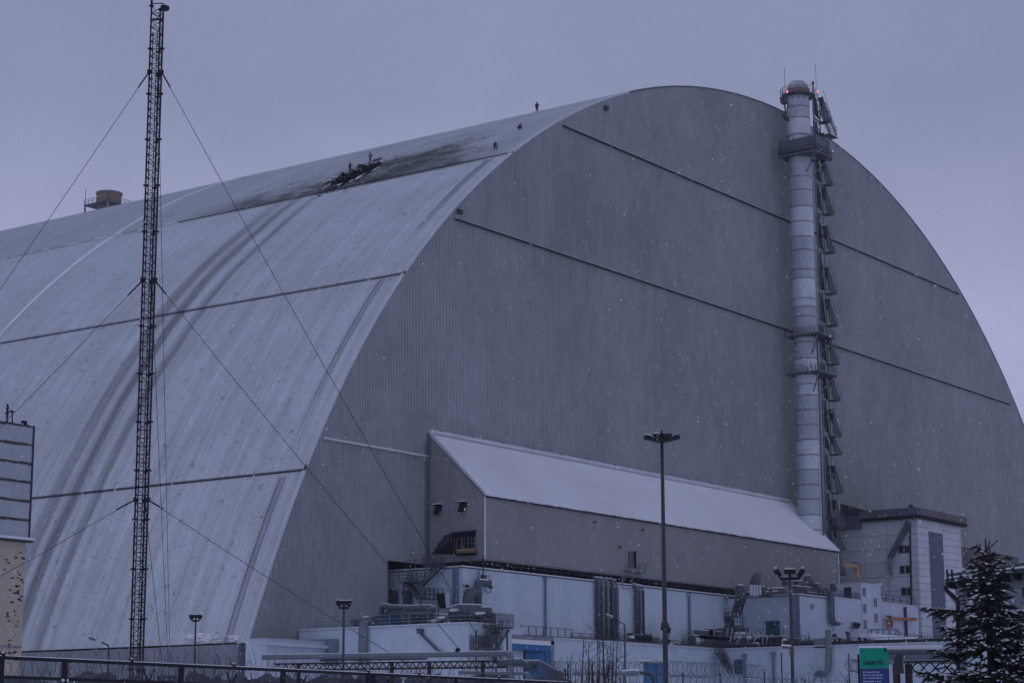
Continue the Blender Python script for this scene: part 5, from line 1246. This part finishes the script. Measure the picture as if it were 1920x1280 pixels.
# ------------------------------------------------------------------ bare shrub stems
def shrub(px0, px1, D, n, label, hy, nm='bare_shrub', seed=1):
    random.seed(seed); t = thing(nm, label, 'shrub', atD((px0+px1)/2, 1400, D)*V(1, 1, 0))
    for i in range(n):
        px = random.uniform(px0, px1); b0 = atD(px, 1400, D+random.uniform(-1, 1))*V(1, 1, 0); top_y = random.choice(hy)+random.uniform(-5, 12)
        tp = atD(px+random.uniform(-14, 14), top_y, D); m2 = MB(); mid = (b0+tp)/2+V(random.uniform(-.1, .1), random.uniform(-.1, .1), 0)
        pts = [b0, mid, tp*.8+mid*.2, tp]; m2.tube(pts, [.022, .016, .009, .003], 5)
        for k in range(random.randint(5, 10)):
            s = random.uniform(.45, .97); p = mid+(tp-mid)*max(0, (s-.45)/.55); d = unit(V(random.uniform(-1, 1), random.uniform(-1, 1), random.uniform(.3, 1.2))); l = random.uniform(.12, .5)
            q1 = p+d*l*.5; q2 = p+d*l+V(0, 0, l*.25); m2.tube([p, q1, q2], [.006, .004, .002], 3)
            for j in range(2): d2 = unit(d+V(random.uniform(-.8, .8), random.uniform(-.8, .8), .3)); m2.tube([q1, q1+d2*l*.4], [.003, .0015], 3)
        m2.build('stem', M['twig'], t)
shrub(1085, 1165, 38, 9, 'tall bare shrub stems rising left of the curved street lamp', (1165, 1172, 1190, 1205), seed=3)
shrub(1052, 1180, 37, 22, 'dense low tangle of bare brambles below the bare shrub', (1228, 1240, 1250, 1235), 'bramble_patch', 5)
shrub(620, 900, 60, 26, 'low snowy scrub beyond the pipe fence under the truss', (1262, 1270, 1275), 'scrub', 8)
shrub(1480, 1600, 42, 12, 'thin dry stalks between floodlight pole and green sign', (1262, 1270, 1280), 'dry_stalks', 9)
random.seed(11)
# wire mesh and undergrowth in the strip behind the pipe fence
ug = MB()
for k in range(420):
    px = random.uniform(0, 1060); D = random.uniform(70, 95); y = random.uniform(1243, 1285)
    p = atD(px, y, D); d = V(CA[0], CA[1], 0)*random.uniform(-.5, .5)+V(0, 0, random.uniform(.2, .8)); ug.tube([p-V(0, 0, .4), p+d*.6, p+d], [.012, .008, .004], 3)
for k in range(120): p = atD(random.uniform(0, 1060), random.uniform(1272, 1295), random.uniform(75, 90)); ug.blob(p, (random.uniform(.2, .7), .4, random.uniform(.1, .35)), 6, 4, .4)
solo(ug, 'undergrowth', M['mesh'], None, None, loc=(60, 50, 0), kind='stuff')

# ------------------------------------------------------------------ spruce
def spruce():
    rnd = random.Random(21); D = 16.; b0 = atD(1866, 1400, D)*V(1, 1, 0); ztop_ = float(atD(1866, 1008, D)[2])
    t = thing('spruce_tree', 'dark spruce with snow on its branches at the right edge', 'tree', b0)
    MB().tube([b0, b0+V(0, 0, ztop_*.5), b0+V(.0, 0, ztop_-.25), b0+V(0, 0, ztop_)], [.07, .045, .018, .004], 8).build('trunk', M['bark'], t)
    NV, NF, SV, SF, BR = [], [], MB(), None, MB()
    def length(z):
        d = ztop_-z
        for (d0, l0), (d1, l1) in zip(((0, .02), (.12, .09), (.34, .20), (.42, .24), (.52, .40), (.75, .42), (.95, .66), (1.2, .58), (1.6, .95), (3.5, 1.3)), ((.12, .09), (.34, .20), (.42, .24), (.52, .40), (.75, .42), (.95, .66), (1.2, .58), (1.6, .95), (3.5, 1.3), (9, 1.5))):
            if d0 <= d <= d1: return l0+(l1-l0)*(d-d0)/(d1-d0)
        return 1.
    def brush(a, b_, r, dens):
        L_ = np.linalg.norm(b_-a); d = unit(b_-a); s = unit(np.cross(d, V(.1, .2, 1))); u = np.cross(s, d); n = int(L_*dens)
        for i in range(n):
            p = a+(b_-a)*rnd.random(); th_ = rnd.uniform(0, 2*math.pi); dr = s*math.cos(th_)+u*math.sin(th_)
            tip = p+(dr*.75+d*.55)*r*rnd.uniform(.8, 1.2); w_ = np.cross(dr, d)*.0019
            k = len(NV); NV.extend([p-w_, p+w_, tip]); NF.append((k, k+1, k+2))
        BR.tube([a, b_], [.005, .003], 4)
    def snow(a, b_, k=1.):
        L_ = np.linalg.norm(b_-a); n = max(1, int(L_/.035))
        for i in range(n):
            if rnd.random() < .8*k:
                p = a+(b_-a)*(i+rnd.random())/n+V(rnd.uniform(-.006, .006), rnd.uniform(-.006, .006), .016); SV.blob(p, (rnd.uniform(.007, .018), rnd.uniform(.007, .018), rnd.uniform(.003, .007)), 5, 3, .25)
    z = ztop_-.06; lvl = 0
    for k in range(5):
        a = b0+V(0, 0, ztop_-.16+.015*k); th_ = k*1.3; brush(a, a+V(math.cos(th_)*.09, math.sin(th_)*.09, .08), .016, 900)
    brush(b0+V(0, 0, ztop_-.25), b0+V(0, 0, ztop_), .018, 1000)
    z = ztop_-.13; g_ = 0.
    while z > .9:
        R_ = length(z)
        g_ += 2.39996; th_ = g_+rnd.uniform(-.3, .3); l = R_*rnd.uniform(.50, 1.08); d = V(math.cos(th_), math.sin(th_), 0)
        if R_ > .35 and rnd.random() < .2: l *= 1.3
        droop = -.16 if R_ > .3 else .45
        a = b0+V(0, 0, z+rnd.uniform(-.03, .03)); pts = [a+d*l*s_+V(0, 0, l*(droop*s_+.34*max(0, s_-.55))) for s_ in (0, .25, .5, .75, 1.)]
        BR.tube(pts, [.012, .010, .008, .006, .003], 5)
        for i in range(4): brush(pts[i], pts[i+1], .023, 950); snow(pts[i], pts[i+1], .45)
        m = int(l/.045)
        for j in range(m):
            s_ = .15+.85*(j+.5)/m; idx = min(3, int(s_*4)); p = pts[idx]+(pts[idx+1]-pts[idx])*(s_*4-idx)
            for sd2 in (-1, 1):
                if rnd.random() < .08: continue
                tl = (1.05-s_)*l*.55*rnd.uniform(.5, 1.1)+.05; dd = unit(d*.75+np.cross(d, V(0, 0, 1))*sd2*rnd.uniform(.6, 1.)+V(0, 0, rnd.uniform(-.45, .05)))
                q = p+dd*tl; brush(p, q, .022, 850); snow(p, q, .75 if s_ > .5 else .2)
                if tl > .12:
                    for s3 in (.35, .7):
                        e = p+dd*tl*s3; d3 = unit(dd+d*rnd.uniform(.2, .9)+V(0, 0, rnd.uniform(-.7, -.1))); q3 = e+d3*tl*.4; brush(e, q3, .021, 750); snow(e, q3, .18)
        z -= .014 if R_ < .3 else .022*(1.0 if math.sin(z*21) > -.2 else 1.9)
    for k in range(1000):                                               # short inner shoots close to the trunk
        zz3 = rnd.uniform(1.0, ztop_-.3); R3 = length(zz3)*rnd.uniform(.05, .62); th_ = rnd.uniform(0, 6.283); d = V(math.cos(th_), math.sin(th_), 0)
        p = b0+V(0, 0, zz3-.04)+d*R3; dd = unit(d+V(rnd.uniform(-.8, .8), rnd.uniform(-.8, .8), rnd.uniform(-.9, .3))); brush(p, p+dd*rnd.uniform(.05, .12), .024, 800)
    BR.build('branches', M['bark'], t, kind='stuff')
    me = bpy.data.meshes.new('crown'); me.from_pydata((np.array(NV)-ROOT[t.name]).tolist(), [], NF); me.materials.append(M['needle'])
    o = bpy.data.objects.new('crown', me); COL.objects.link(o); o.parent = t; o['kind'] = 'stuff'; ROOT[o.name] = ROOT[t.name]
    SV.build('branch_snow', M['snow'], t, kind='stuff')
    print('spruce needles', len(NF), 'snow', len(SV.f))
spruce()

# ------------------------------------------------------------------ falling snow
fs = MB(); rs = np.random.RandomState(5)
for k in range(8000):
    D = 14+150*rs.rand()**.8; px, py = rs.uniform(-60, 1980), rs.uniform(-60, 1400)
    p = atD(px, py, D)
    if p[2] < .3: continue
    r = D/3762*rs.uniform(.22, 1.05)*(1.9 if rs.rand() < .07 else 1)*1.1; r = min(r, .045); d = unit(V(rs.normal(0, .35), rs.normal(0, .35), -1)); a = unit(np.cross(d, V(1, 0, .2))); b_ = np.cross(d, a)
    n0 = len(fs.v); fs.v += [p-d*r*rs.uniform(1, 1.9), p+a*r, p+b_*r, p-a*r*.9, p-b_*r*.9, p+d*r*rs.uniform(1, 1.9)]
    fs.f += [(n0, n0+1, n0+2), (n0, n0+2, n0+3), (n0, n0+3, n0+4), (n0, n0+4, n0+1), (n0+5, n0+2, n0+1), (n0+5, n0+3, n0+2), (n0+5, n0+4, n0+3), (n0+5, n0+1, n0+4)]
solo(fs, 'falling_snow', M['flake'], None, None, loc=(80, 60, 0), kind='stuff')
print('objects', len(bpy.data.objects), 'polys', sum(len(o.data.polygons) for o in bpy.data.objects if o.type == 'MESH'))
